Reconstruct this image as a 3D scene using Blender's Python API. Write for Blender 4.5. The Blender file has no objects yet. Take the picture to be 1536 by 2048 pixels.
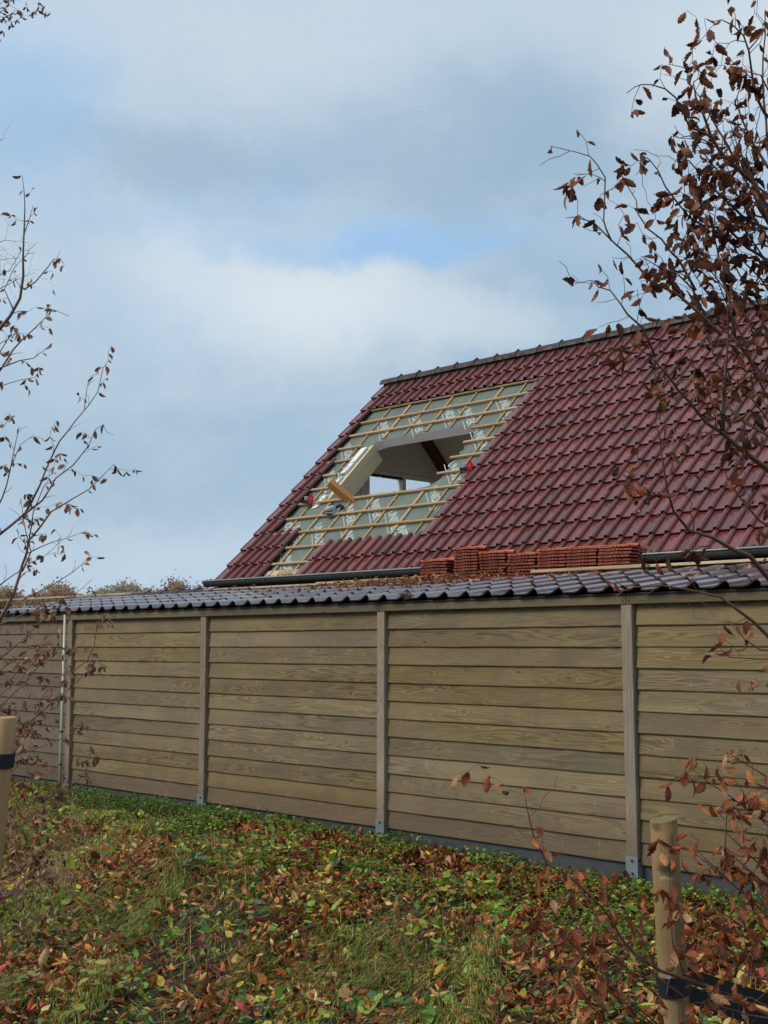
import bpy, bmesh, math, random
import numpy as np
from mathutils import Vector, Matrix, noise as mnoise

random.seed(7)
rng = np.random.default_rng(11)
scene = bpy.context.scene
COL = scene.collection
R = math.radians

# ------------------------------------------------------------------ camera
EYE = 1.80
DIST = 8.227                      # eye to the timber wall (the plane y = 0)
FPX = 2462.0
PITCH, YAW = R(6.2457), R(44.609)
cam_d = bpy.data.cameras.new('camera')
cam = bpy.data.objects.new('camera', cam_d)
COL.objects.link(cam)
cam_d.sensor_fit = 'VERTICAL'
cam_d.sensor_height = 36.0
cam_d.lens = 36.0 * FPX / 2048.0
cam_d.clip_start = 0.05
cam_d.clip_end = 6000
CAM = np.array([0.0, -DIST, EYE])
c_r = np.array([math.cos(YAW), math.sin(YAW), 0.0])
c_f = np.array([-math.sin(YAW) * math.cos(PITCH), math.cos(YAW) * math.cos(PITCH), math.sin(PITCH)])
c_u = np.cross(c_r, c_f)
m = Matrix(((c_r[0], c_u[0], -c_f[0], CAM[0]), (c_r[1], c_u[1], -c_f[1], CAM[1]),
            (c_r[2], c_u[2], -c_f[2], CAM[2]), (0, 0, 0, 1)))
cam.matrix_world = m
scene.camera = cam


def ray(px, py):
    return (px - 768) / FPX * c_r + (1024 - py) / FPX * c_u + c_f


def at_depth(px, py, d):
    return CAM + ray(px, py) * d


def at_y(px, py, Y):
    d = ray(px, py)
    return CAM + d * ((Y + DIST) / d[1])


# ------------------------------------------------------------------ world, sun
SUN_EL, SUN_AZ = R(38), R(205)        # sun behind the viewer's right shoulder, veiled by cloud
world = bpy.data.worlds.new('World')
scene.world = world
world.use_nodes = True
nt = world.node_tree
nt.nodes.clear()


class NT:
    """small helper to write node trees"""
    def __init__(self, tree):
        self.t = tree

    def n(self, typ, **kw):
        nd = self.t.nodes.new(typ)
        for k, v in kw.items():
            setattr(nd, k, v)
        return nd

    def link(self, a, b):
        self.t.links.new(a, b)

    def put(self, sock, v):
        if isinstance(v, bpy.types.NodeSocket):
            self.link(v, sock)
        elif isinstance(v, (int, float)):
            try:
                sock.default_value = v
            except TypeError:
                sock.default_value = (v, v, v)
        else:
            v = tuple(v)
            if len(sock.default_value) == 4 and len(v) == 3:
                v = v + (1,)
            sock.default_value = v

    def math(self, op, a, b=0.0, c=0.0, clamp=False):
        nd = self.n('ShaderNodeMath', operation=op, use_clamp=clamp)
        self.put(nd.inputs[0], a); self.put(nd.inputs[1], b); self.put(nd.inputs[2], c)
        return nd.outputs[0]

    def vmath(self, op, a, b=(0, 0, 0), out=0):
        nd = self.n('ShaderNodeVectorMath', operation=op)
        self.put(nd.inputs[0], a)
        if op == 'SCALE':
            self.put(nd.inputs[3], b)
        else:
            self.put(nd.inputs[1], b)
        return nd.outputs[out]

    def mix(self, f, a, b, blend='MIX'):
        nd = self.n('ShaderNodeMix', data_type='RGBA', blend_type=blend)
        self.put(nd.inputs[0], f); self.put(nd.inputs[6], a); self.put(nd.inputs[7], b)
        return nd.outputs[2]

    def noise(self, vec, scale, detail=2.0, rough=0.5, out='Fac', dist=0.0):
        nd = self.n('ShaderNodeTexNoise')
        self.put(nd.inputs['Vector'], vec)
        nd.inputs['Scale'].default_value = scale
        nd.inputs['Detail'].default_value = detail
        nd.inputs['Roughness'].default_value = rough
        nd.inputs['Distortion'].default_value = dist
        return nd.outputs[out]

    def voro(self, vec, scale, feature='F1', out='Distance'):
        nd = self.n('ShaderNodeTexVoronoi', feature=feature)
        self.put(nd.inputs['Vector'], vec)
        nd.inputs['Scale'].default_value = scale
        return nd.outputs[out]

    def ramp(self, f, stops, interp='LINEAR'):
        nd = self.n('ShaderNodeValToRGB')
        cr = nd.color_ramp
        cr.interpolation = interp
        while len(cr.elements) < len(stops):
            cr.elements.new(0.5)
        for e, (p, c) in zip(cr.elements, stops):
            e.position = p
            if isinstance(c, (int, float)):
                c = (c, c, c)
            e.color = tuple(c)[:3] + (1,)
        self.put(nd.inputs[0], f)
        return nd.outputs[0]

    def maprange(self, f, a, b, c=0.0, d=1.0, smooth=True):
        nd = self.n('ShaderNodeMapRange', interpolation_type='SMOOTHSTEP' if smooth else 'LINEAR')
        self.put(nd.inputs[0], f)
        for i, v in zip((1, 2, 3, 4), (a, b, c, d)):
            nd.inputs[i].default_value = v
        return nd.outputs[0]


w = NT(nt)
tc = w.n('ShaderNodeTexCoord')
dirv = tc.outputs['Generated']
sky = w.n('ShaderNodeTexSky', sky_type='NISHITA')
sky.sun_disc = False
sky.sun_elevation = SUN_EL
sky.sun_rotation = SUN_AZ
sky.air_density = 1.0
sky.dust_density = 1.5
sky.ozone_density = 1.5
SKY_STR = 0.1
# cloud deck: noise over a plane high above, seen by direction
sep = w.n('ShaderNodeSeparateXYZ'); w.link(dirv, sep.inputs[0])
zc = w.math('ADD', w.math('MAXIMUM', sep.outputs[2], 0.0), 0.35)
cmb = w.n('ShaderNodeCombineXYZ')
w.link(w.math('DIVIDE', sep.outputs[0], zc), cmb.inputs[0])
w.link(w.math('DIVIDE', sep.outputs[1], zc), cmb.inputs[1])
cp = cmb.outputs[0]
warp = w.noise(cp, 1.6, 4, 0.55, 'Color')
cpw = w.vmath('ADD', cp, w.vmath('SCALE', w.vmath('SUBTRACT', warp, (0.5, 0.5, 0.5)), 0.5))
n_big = w.noise(cpw, 1.1, 6, 0.5)
n_small = w.noise(cpw, 3.2, 5, 0.55)
dwarp = w.vmath('ADD', dirv, w.vmath('SCALE', w.vmath('SUBTRACT', w.noise(dirv, 6.0, 8, 0.62, 'Color'), (0.5, 0.5, 0.5)), 0.13))


def sky_blob(px, py, sx, sy, inner, outer):
    """soft oval region of the sky around the direction of (px, py)"""
    d = ray(px, py); d = d / np.linalg.norm(d)
    a = np.array([c_r[0], c_r[1], 0.0]); b = np.cross(a, d)
    dd = w.vmath('SUBTRACT', dwarp, tuple(d))
    x = w.math('DIVIDE', w.vmath('DOT_PRODUCT', dd, tuple(a), 1), sx)
    y = w.math('DIVIDE', w.vmath('DOT_PRODUCT', dd, tuple(b), 1), sy)
    z = w.math('DIVIDE', w.vmath('DOT_PRODUCT', dd, tuple(d), 1), 0.6)
    r2 = w.math('ADD', w.math('ADD', w.math('MULTIPLY', x, x), w.math('MULTIPLY', y, y)), w.math('MULTIPLY', z, z))
    return w.maprange(w.math('SQRT', r2), inner, outer, 1.0, 0.0)


k = 0.865 / SKY_STR
grey = (0.265 * k, 0.375 * k, 0.485 * k)
pale = (0.385 * k, 0.475 * k, 0.56 * k)
clear = w.mix(0.80, sky.outputs[0], (0.25 * k, 0.43 * k, 0.66 * k))
white = (0.53 * k, 0.585 * k, 0.625 * k)
base = w.mix(w.maprange(n_big, 0.36, 0.66), grey, pale)
base = w.mix(w.math('MULTIPLY', w.maprange(n_small, 0.46, 0.70), 0.30), base, pale)
base = w.mix(w.math('MULTIPLY', w.maprange(w.noise(cpw, 2.1, 3, 0.5), 0.55, 0.72), 0.5), base, clear)
# what this piece of sky shows: a darker sheet above, a blue gap under its edge, a bright broken bank below
slate = (0.225 * k, 0.325 * k, 0.43 * k)
base = w.mix(w.math('MULTIPLY', sky_blob(1000, 290, 0.26, 0.07, 0.1, 1.25), 0.62), base, slate)
base = w.mix(w.math('MULTIPLY', sky_blob(330, 330, 0.16, 0.030, 0.2, 1.2), 0.55), base, slate)
base = w.mix(w.math('MULTIPLY', sky_blob(640, 600, 0.145, 0.080, 0.1, 1.2), 0.88), base, white)
base = w.mix(w.math('MULTIPLY', sky_blob(380, 520, 0.09, 0.035, 0.2, 1.2), 0.35), base, white)
base = w.mix(w.math('MULTIPLY', sky_blob(980, 640, 0.09, 0.030, 0.2, 1.2), 0.45), base, white)
base = w.mix(w.math('MULTIPLY', sky_blob(790, 470, 0.135, 0.022, 0.15, 1.2), 0.90), base, clear)
base = w.mix(w.math('MULTIPLY', sky_blob(60, 230, 0.07, 0.09, 0.1, 1.3), 0.55), base, clear)
base = w.mix(w.math('MULTIPLY', sky_blob(1500, 110, 0.16, 0.09, 0.1, 1.2), 0.65), base, (0.50 * k, 0.555 * k, 0.60 * k))
base = w.mix(w.math('MULTIPLY', sky_blob(500, 60, 0.25, 0.05, 0.1, 1.2), 0.45), base, (0.44 * k, 0.515 * k, 0.585 * k))
base = w.mix(w.math('MULTIPLY', sky_blob(330, 960, 0.17, 0.06, 0.2, 1.3), 0.60), base, (0.245 * k, 0.355 * k, 0.46 * k))
base = w.mix(w.math('MULTIPLY', sky_blob(300, 1120, 0.2, 0.03, 0.2, 1.3), 0.40), base, pale)
# ragged fine structure through all of it
base = w.mix(w.math('MULTIPLY', w.maprange(w.noise(w.vmath('MULTIPLY', dwarp, (1.0, 1.0, 2.2)), 9.0, 7, 0.62), 0.42, 0.72), 0.17), base, (0.50 * k, 0.56 * k, 0.61 * k))
bg = w.n('ShaderNodeBackground')
w.link(base, bg.inputs[0]); bg.inputs[1].default_value = SKY_STR
wo = w.n('ShaderNodeOutputWorld'); w.link(bg.outputs[0], wo.inputs[0])

sun_d = bpy.data.lights.new('sun', 'SUN')
sun_d.energy = 1.5
sun_d.angle = R(26)
sun_d.color = (1.0, 0.94, 0.86)
sun = bpy.data.objects.new('sun', sun_d)
COL.objects.link(sun)
# direction towards the sun; Nishita rotation 0 = +Y, turning clockwise seen from above
sv = Vector((math.sin(SUN_AZ) * math.cos(SUN_EL), math.cos(SUN_AZ) * math.cos(SUN_EL), math.sin(SUN_EL)))
sun.rotation_euler = sv.to_track_quat('Z', 'Y').to_euler()
sun.location = (0, -20, 30)

scene.view_settings.view_transform = 'Standard'
scene.view_settings.look = 'None'
scene.view_settings.exposure = 0.66
scene.view_settings.gamma = 1.0
scene.view_settings.use_curve_mapping = False


# ------------------------------------------------------------------ materials
def new_mat(name):
    mt = bpy.data.materials.new(name)
    mt.use_nodes = True
    t = mt.node_tree
    t.nodes.clear()
    g = NT(t)
    out = g.n('ShaderNodeOutputMaterial')
    p = g.n('ShaderNodeBsdfPrincipled')
    g.link(p.outputs[0], out.inputs[0])
    return mt, g, p


def bump(g, p, h, strength=0.3, dist=0.01):
    b = g.n('ShaderNodeBump')
    b.inputs['Strength'].default_value = strength
    b.inputs['Distance'].default_value = dist
    g.put(b.inputs['Height'], h)
    g.link(b.outputs[0], p.inputs['Normal'])


def simple_mat(name, col, rough=0.6, var=0.25, scale=8.0, metal=0.0, bmp=0.15, spec=0.5, rnd=0.0):
    mt, g, p = new_mat(name)
    t = g.n('ShaderNodeTexCoord')
    n1 = g.noise(t.outputs['Object'], scale, 5, 0.6)
    c = Vector(col)
    colr = g.mix(n1, tuple(c * (1 - var)), tuple(c * (1 + var)))
    if rnd:
        oi = g.n('ShaderNodeObjectInfo')
        hs = g.n('ShaderNodeHueSaturation')
        g.put(hs.inputs['Value'], g.maprange(oi.outputs['Random'], 0, 1, 1 - rnd, 1 + rnd, False))
        g.link(colr, hs.inputs['Color'])
        colr = hs.outputs[0]
    g.link(colr, p.inputs['Base Color'])
    p.inputs['Roughness'].default_value = rough
    p.inputs['Metallic'].default_value = metal
    p.inputs['Specular IOR Level'].default_value = spec
    if bmp:
        bump(g, p, g.noise(t.outputs['Object'], scale * 6, 4, 0.6), bmp, 0.004)
    return mt


def wood_mat(name, base, dark, light, long_axis=0, rough=0.75, freq=105.0, knots=1.0, contrast=1.0, rnd=0.18,
             weather=(0.2, 0.2, 0.2), weather_amt=0.3, splash=False):
    """sawn softwood: contour bands of a stretched field give cathedral grain, swirling round knots"""
    mt, g, p = new_mat(name)
    t = g.n('ShaderNodeTexCoord')
    oi = g.n('ShaderNodeObjectInfo')
    sc = [1, 1, 1]
    sc = [8.5, 8.5, 8.5]; sc[long_axis] = 0.6
    off = g.n('ShaderNodeCombineXYZ')
    g.link(g.math('MULTIPLY', oi.outputs['Random'], 91.7), off.inputs[0])
    g.link(g.math('MULTIPLY', oi.outputs['Random'], 53.3), off.inputs[1])
    g.link(g.math('MULTIPLY', oi.outputs['Random'], 177.1), off.inputs[2])
    obj = t.outputs['Object']
    v = g.vmath('ADD', g.vmath('MULTIPLY', obj, tuple(sc)), off.outputs[0])
    sck = [7.0, 7.0, 7.0]; sck[long_axis] = 2.6
    vk = g.vmath('ADD', g.vmath('MULTIPLY', obj, tuple(sck)), off.outputs[0])
    field = g.noise(v, 1.0, 2, 0.45)
    fine = g.noise(g.vmath('MULTIPLY', v, (1.0, 4.0, 4.0) if long_axis == 0 else (4.0, 4.0, 1.0)), 3.0, 3, 0.6)
    kd = g.voro(vk, 1.0)
    knot = g.maprange(kd, 0.0, 0.34, 1.0, 0.0)
    knot = g.math('MULTIPLY', g.math('MULTIPLY', knot, knot), 0.22 * knots)
    f = g.math('ADD', g.math('ADD', field, knot), g.math('MULTIPLY', fine, 0.03))
    band = g.math('ADD', g.math('MULTIPLY', g.math('SINE', g.math('MULTIPLY', f, freq)), 0.5), 0.5)
    band2 = g.math('POWER', band, 2.2)
    big = g.noise(v, 0.55, 3, 0.5)
    col = g.mix(g.maprange(big, 0.3, 0.7), base, light)
    amt = g.math('MULTIPLY', g.math('MULTIPLY', band2, g.maprange(g.noise(v, 0.8, 2, 0.5), 0.35, 0.68)), 0.62 * contrast)
    col = g.mix(amt, col, dark)
    pale = g.math('MULTIPLY', g.math('MULTIPLY', g.math('POWER', g.math('SUBTRACT', 1.0, band), 4.0),
                                     g.maprange(kd, 0.12, 0.6, 1.0, 0.0)), 0.35 * contrast)
    col = g.mix(pale, col, tuple(min(1, c * 1.55) for c in light))
    core = g.math('MULTIPLY', g.maprange(kd, 0.03, 0.09, 1.0, 0.0), 0.75 * min(knots, 1.0))
    col = g.mix(core, col, tuple(c * 0.55 for c in dark))
    # small raised fibres and pale scratches across the board
    scr = [40.0, 40.0, 40.0]; scr[long_axis] = 22.0
    s1 = g.noise(g.vmath('ADD', g.vmath('MULTIPLY', obj, tuple(scr)), off.outputs[0]), 1.0, 2, 0.5)
    s2 = g.noise(v, 1.9, 2, 0.5)
    col = g.mix(g.math('MULTIPLY', g.math('MULTIPLY', g.maprange(s1, 0.62, 0.72), g.maprange(s2, 0.52, 0.66)), 0.35 * contrast), col,
                tuple(min(1, c * 1.6) for c in light))
    # weathering: greying and damp staining in large clouds of its own
    wn = g.noise(g.vmath('ADD', g.vmath('MULTIPLY', obj, (1.3, 1.3, 1.3)), off.outputs[0]), 1.4, 5, 0.62)
    col = g.mix(g.math('MULTIPLY', g.maprange(wn, 0.42, 0.68), weather_amt), col, weather)
    if splash:
        # rain-splashed soil on the lowest boards, water runs below the eave
        geo = g.n('ShaderNodeNewGeometry')
        sz = g.n('ShaderNodeSeparateXYZ'); g.link(geo.outputs['Position'], sz.inputs[0])
        sn = g.noise(geo.outputs['Position'], 3.0, 5, 0.65)
        hgt_ = g.math('SUBTRACT', sz.outputs[2], g.math('MULTIPLY', sn, 0.55))
        col = g.mix(g.math('MULTIPLY', g.maprange(hgt_, -0.05, 0.30, 1.0, 0.0), 0.55), col, (0.115, 0.072, 0.045))
        run = g.noise(g.vmath('MULTIPLY', geo.outputs['Position'], (9.0, 1.0, 0.55)), 1.0, 4, 0.6)
        col = g.mix(g.math('MULTIPLY', g.maprange(run, 0.58, 0.74), 0.18), col, (0.075, 0.058, 0.036))
        run2 = g.noise(g.vmath('MULTIPLY', geo.outputs['Position'], (14.0, 1.0, 2.4)), 1.0, 3, 0.6)
        col = g.mix(g.math('MULTIPLY', g.maprange(run2, 0.64, 0.74), 0.35), col, (0.33, 0.27, 0.165))
    hs = g.n('ShaderNodeHueSaturation')
    r2 = g.math('FRACT', g.math('MULTIPLY', oi.outputs['Random'], 17.31))
    g.put(hs.inputs['Value'], g.maprange(oi.outputs['Random'], 0, 1, 1 - rnd, 1 + rnd, False))
    g.put(hs.inputs['Saturation'], g.maprange(r2, 0, 1, 0.90, 1.10, False))
    g.link(col, hs.inputs['Color'])
    g.link(hs.outputs[0], p.inputs['Base Color'])
    p.inputs['Roughness'].default_value = rough
    p.inputs['Specular IOR Level'].default_value = 0.25
    bump(g, p, g.math('ADD', g.math('MULTIPLY', band, 0.5), fine), 0.35, 0.003)
    return mt


M = {}
M['board'] = wood_mat('weatherboard_wood', (0.182, 0.130, 0.062), (0.072, 0.048, 0.021), (0.232, 0.172, 0.087), 0,
                      weather=(0.125, 0.100, 0.068), weather_amt=0.5, contrast=1.15, rnd=0.14, splash=True)
M['board_old'] = wood_mat('grey_weatherboard_wood', (0.135, 0.098, 0.066), (0.07, 0.052, 0.034), (0.165, 0.122, 0.085), 0,
                          weather=(0.11, 0.085, 0.066), weather_amt=0.5, contrast=0.7)
M['beam'] = wood_mat('damp_beam_wood', (0.135, 0.10, 0.054), (0.07, 0.052, 0.028), (0.165, 0.125, 0.07), 0,
                     weather=(0.095, 0.085, 0.05), weather_amt=0.6, contrast=0.7)
M['post'] = wood_mat('weathered_post_wood', (0.255, 0.195, 0.135), (0.15, 0.11, 0.074), (0.31, 0.245, 0.175), 2,
                     weather=(0.235, 0.185, 0.145), weather_amt=0.6, contrast=1.2, knots=0.8, rnd=0.10, splash=True)
M['batten'] = wood_mat('new_batten_wood', (0.40, 0.25, 0.12), (0.24, 0.14, 0.062), (0.47, 0.32, 0.17), 0,
                       weather=(0.36, 0.25, 0.13), weather_amt=0.6, contrast=0.7, rnd=0.14)
M['batten_v'] = wood_mat('new_counter_batten_wood', (0.40, 0.25, 0.12), (0.24, 0.14, 0.062), (0.47, 0.32, 0.17), 1,
                         weather=(0.38, 0.26, 0.13), weather_amt=0.6, contrast=0.7, rnd=0.14)
M['grey_batten'] = wood_mat('weathered_lath_wood', (0.42, 0.31, 0.17), (0.24, 0.17, 0.09), (0.54, 0.42, 0.26), 0,
                            weather=(0.22, 0.18, 0.11), weather_amt=0.75, contrast=0.8, rnd=0.15)
M['rafter'] = wood_mat('new_rafter_wood', (0.74, 0.58, 0.36), (0.55, 0.40, 0.22), (0.80, 0.65, 0.43), 1,
                       weather=(0.66, 0.53, 0.34), weather_amt=0.4, contrast=0.6)
M['orange_wood'] = wood_mat('orange_offcut_wood', (0.50, 0.22, 0.075), (0.33, 0.13, 0.045), (0.55, 0.28, 0.11), 0,
                            weather=(0.45, 0.22, 0.09), weather_amt=0.3, contrast=0.6)
M['stake'] = wood_mat('round_stake_wood', (0.27, 0.155, 0.052), (0.16, 0.08, 0.027), (0.31, 0.19, 0.073), 2, freq=80,
                      weather=(0.22, 0.155, 0.07), weather_amt=0.45, contrast=0.65, knots=0.7, rnd=0.05)
M['dark_beam'] = simple_mat('dark_red_purlin_paint', (0.075, 0.028, 0.02), 0.5, 0.2, 5)
M['zinc'] = simple_mat('dark_zinc', (0.052, 0.055, 0.050), 0.6, 0.5, 6, metal=0.2, bmp=0.05)
M['zinc_rim'] = simple_mat('bare_zinc_rim', (0.30, 0.33, 0.33), 0.5, 0.3, 9, metal=0.4, bmp=0.05)
M['galv'] = simple_mat('galvanised_steel', (0.22, 0.245, 0.255), 0.55, 0.3, 14, metal=0.5, bmp=0.08)
M['bolt'] = simple_mat('dark_bolt_steel', (0.05, 0.05, 0.05), 0.5, 0.2, 30, metal=0.6, bmp=0)
M['plinth'] = simple_mat('dark_concrete_plinth', (0.05, 0.056, 0.06), 0.85, 0.4, 6, bmp=0.3)
M['white'] = simple_mat('white_painted_wood', (0.82, 0.80, 0.74), 0.5, 0.06, 5, bmp=0.05)
M['ceiling'] = simple_mat('pale_ceiling_board', (0.80, 0.78, 0.72), 0.7, 0.06, 3, bmp=0.05)
M['insul'] = simple_mat('insulation_edge', (0.84, 0.78, 0.74), 0.9, 0.16, 22, bmp=0.5)
M['foam'] = simple_mat('white_insulation_foam', (0.78, 0.77, 0.73), 0.9, 0.1, 20, bmp=0.5)
M['rubber'] = simple_mat('black_rubber_strap', (0.014, 0.015, 0.018), 0.6, 0.3, 12, bmp=0.1)
M['black'] = simple_mat('black_plastic', (0.018, 0.018, 0.019), 0.45, 0.2, 20, bmp=0.05)
M['greyplastic'] = simple_mat('grey_plastic', (0.36, 0.37, 0.40), 0.4, 0.15, 20, bmp=0.05)
M['red'] = simple_mat('red_plastic', (0.62, 0.018, 0.035), 0.38, 0.08, 10, bmp=0.03)
M['print'] = simple_mat('white_print', (0.46, 0.49, 0.45), 0.8, 0.12, 30, bmp=0)
M['brick'] = simple_mat('brown_brick_wall', (0.19, 0.085, 0.055), 0.85, 0.35, 14, bmp=0.4)
M['floor'] = simple_mat('attic_floorboard', (0.45, 0.36, 0.25), 0.7, 0.2, 3)
M['bark_far'] = simple_mat('far_bark', (0.09, 0.07, 0.055), 0.9, 0.3, 2)
M['soil'] = None


def tile_mat(name, c0, c1, rough, dirt, dirt_amt, rnd=0.16, coat=0.0, bmp=0.08, ior=1.5):
    mt, g, p = new_mat(name)
    t = g.n('ShaderNodeTexCoord')
    oi = g.n('ShaderNodeObjectInfo')
    off = g.n('ShaderNodeCombineXYZ')
    g.link(g.math('MULTIPLY', oi.outputs['Random'], 61.3), off.inputs[0])
    g.link(g.math('MULTIPLY', oi.outputs['Random'], 23.1), off.inputs[1])
    v = g.vmath('ADD', t.outputs['Object'], off.outputs[0])
    geo = g.n('ShaderNodeNewGeometry')
    vw = geo.outputs['Position']
    col = g.mix(g.noise(v, 9, 4, 0.6), c0, c1)
    col = g.mix(g.math('MULTIPLY', g.maprange(g.noise(vw, 3.1, 6, 0.65), 0.50, 0.72), dirt_amt), col, dirt)
    hs = g.n('ShaderNodeHueSaturation')
    g.put(hs.inputs['Value'], g.maprange(oi.outputs['Random'], 0, 1, 1 - rnd, 1 + rnd, False))
    g.link(col, hs.inputs['Color'])
    g.link(hs.outputs[0], p.inputs['Base Color'])
    g.put(p.inputs['Roughness'], g.maprange(g.noise(vw, 7, 5, 0.65), 0.3, 0.75, rough * 0.8, rough * 1.45))
    p.inputs['Coat Weight'].default_value = coat
    p.inputs['IOR'].default_value = ior
    p.inputs['Coat Roughness'].default_value = 0.12
    if bmp: bump(g, p, g.noise(v, 55, 3, 0.6), bmp, 0.003)
    return mt


M['tile_red'] = tile_mat('wine_red_glazed_tile', (0.135, 0.031, 0.024), (0.19, 0.044, 0.034), 0.25, (0.075, 0.035, 0.025), 0.6, coat=0.45, rnd=0.26)
M['tile_shed'] = tile_mat('brown_engobed_tile', (0.17, 0.125, 0.12), (0.26, 0.195, 0.19), 0.09, (0.075, 0.06, 0.05), 0.75, coat=1.0, bmp=0.0, ior=2.1, rnd=0.35)
M['tile_ridge'] = tile_mat('dull_ridge_tile', (0.030, 0.015, 0.012), (0.050, 0.023, 0.018), 0.6, (0.035, 0.028, 0.022), 0.5)
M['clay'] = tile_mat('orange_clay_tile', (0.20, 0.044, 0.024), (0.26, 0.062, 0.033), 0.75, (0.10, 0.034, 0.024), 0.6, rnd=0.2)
M['clay_top'] = tile_mat('sky_lit_clay_tile', (0.42, 0.10, 0.045), (0.50, 0.135, 0.065), 0.8, (0.32, 0.09, 0.05), 0.5, rnd=0.1)  # same clay, lightened for each stack's top tile: sky light painted in


def underlay_mat():
    mt, g, p = new_mat('grey_green_underlay')
    t = g.n('ShaderNodeTexCoord')
    v = t.outputs['Object']
    col = g.mix(g.noise(v, 5, 5, 0.6), (0.095, 0.12, 0.095), (0.175, 0.205, 0.165))
    col = g.mix(g.math('MULTIPLY', g.maprange(g.noise(v, 2.2, 6, 0.7), 0.55, 0.75), 0.6), col, (0.105, 0.115, 0.08))
    col = g.mix(g.math('MULTIPLY', g.maprange(g.noise(g.vmath('MULTIPLY', v, (6, 1, 1)), 4, 4, 0.6), 0.6, 0.75), 0.5), col, (0.34, 0.37, 0.32))
    g.link(col, p.inputs['Base Color'])
    p.inputs['Roughness'].default_value = 0.6
    vo = g.voro(v, 38.0)
    bump(g, p, g.math('ADD', vo, g.math('MULTIPLY', g.noise(v, 8, 4, 0.6), 2.0)), 0.5, 0.006)
    return mt


M['underlay'] = underlay_mat()


def attr_mat(name, rough=0.6, trans=0.0, spec=0.3):
    mt, g, p = new_mat(name)
    a = g.n('ShaderNodeAttribute'); a.attribute_name = 'tint'
    geo = g.n('ShaderNodeNewGeometry')
    nn = g.noise(geo.outputs['Position'], 60, 3, 0.6)
    hs = g.n('ShaderNodeHueSaturation')
    g.put(hs.inputs['Value'], g.maprange(nn, 0.25, 0.75, 0.72, 1.25))
    g.link(a.outputs['Color'], hs.inputs['Color'])
    g.link(hs.outputs[0], p.inputs['Base Color'])
    p.inputs['Roughness'].default_value = rough
    p.inputs['Specular IOR Level'].default_value = spec
    if trans:
        tr = g.n('ShaderNodeBsdfTranslucent'); g.link(hs.outputs[0], tr.inputs[0])
        mx = g.n('ShaderNodeMixShader'); mx.inputs[0].default_value = trans
        out = [n for n in g.t.nodes if n.type == 'OUTPUT_MATERIAL'][0]
        g.link(p.outputs[0], mx.inputs[1]); g.link(tr.outputs[0], mx.inputs[2]); g.link(mx.outputs[0], out.inputs[0])
    return mt


M['litter'] = attr_mat('fallen_leaf', 0.5, 0.12)
M['green'] = attr_mat('green_leaf', 0.45, 0.25)
M['grass'] = attr_mat('grass_blade', 0.6, 0.2)
M['farleaf'] = attr_mat('far_leaf', 0.9, 0.35)
M['treeleaf_mass'] = attr_mat('dry_beech_leaf_mass', 0.5, 0.18)


def tree_leaf_mat(name, stops):
    mt, g, p = new_mat(name)
    oi = g.n('ShaderNodeObjectInfo')
    t = g.n('ShaderNodeTexCoord')
    col = g.ramp(oi.outputs['Random'], stops)
    vein = g.math('SINE', g.math('MULTIPLY', g.math('ADD', t.outputs['Object'], 0.0), 1.0))
    sx = g.n('ShaderNodeSeparateXYZ'); g.link(t.outputs['Object'], sx.inputs[0])
    vv = g.math('SINE', g.math('MULTIPLY', g.math('ADD', sx.outputs[1], g.math('MULTIPLY', g.math('ABSOLUTE', sx.outputs[0]), -0.8)), 700.0))
    col = g.mix(g.math('MULTIPLY', g.maprange(vv, 0.3, 1.0), 0.25), col, (0.30, 0.15, 0.08))
    hs = g.n('ShaderNodeHueSaturation')
    g.put(hs.inputs['Value'], g.maprange(g.noise(t.outputs['Object'], 60, 4, 0.6), 0.25, 0.75, 0.65, 1.3))
    g.link(col, hs.inputs['Color'])
    g.link(hs.outputs[0], p.inputs['Base Color'])
    p.inputs['Roughness'].default_value = 0.5
    p.inputs['Specular IOR Level'].default_value = 0.2
    tr = g.n('ShaderNodeBsdfTranslucent'); g.link(hs.outputs[0], tr.inputs[0])
    mx = g.n('ShaderNodeMixShader'); mx.inputs[0].default_value = 0.18
    out = [n for n in g.t.nodes if n.type == 'OUTPUT_MATERIAL'][0]
    g.link(p.outputs[0], mx.inputs[1]); g.link(tr.outputs[0], mx.inputs[2]); g.link(mx.outputs[0], out.inputs[0])
    bump(g, p, vv, 0.25, 0.002)
    return mt


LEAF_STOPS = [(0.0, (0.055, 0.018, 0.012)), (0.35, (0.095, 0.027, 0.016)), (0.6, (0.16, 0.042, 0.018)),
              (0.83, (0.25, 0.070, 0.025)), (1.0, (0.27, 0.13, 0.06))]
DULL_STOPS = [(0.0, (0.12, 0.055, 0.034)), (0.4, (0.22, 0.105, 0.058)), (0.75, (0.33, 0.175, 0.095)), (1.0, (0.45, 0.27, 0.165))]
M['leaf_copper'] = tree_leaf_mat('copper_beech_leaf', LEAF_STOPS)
FRONT_LIT_STOPS = [(0.0, (0.13, 0.034, 0.016)), (0.35, (0.23, 0.060, 0.022)), (0.65, (0.34, 0.095, 0.03)), (0.88, (0.44, 0.15, 0.05)), (1.0, (0.50, 0.28, 0.14))]  # same leaves brightened for the low branches: front light put into the colour
M['leaf_front_lit'] = tree_leaf_mat('front_lit_copper_leaf', FRONT_LIT_STOPS)
M['leaf_dull'] = tree_leaf_mat('dry_brown_leaf', DULL_STOPS)


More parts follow.
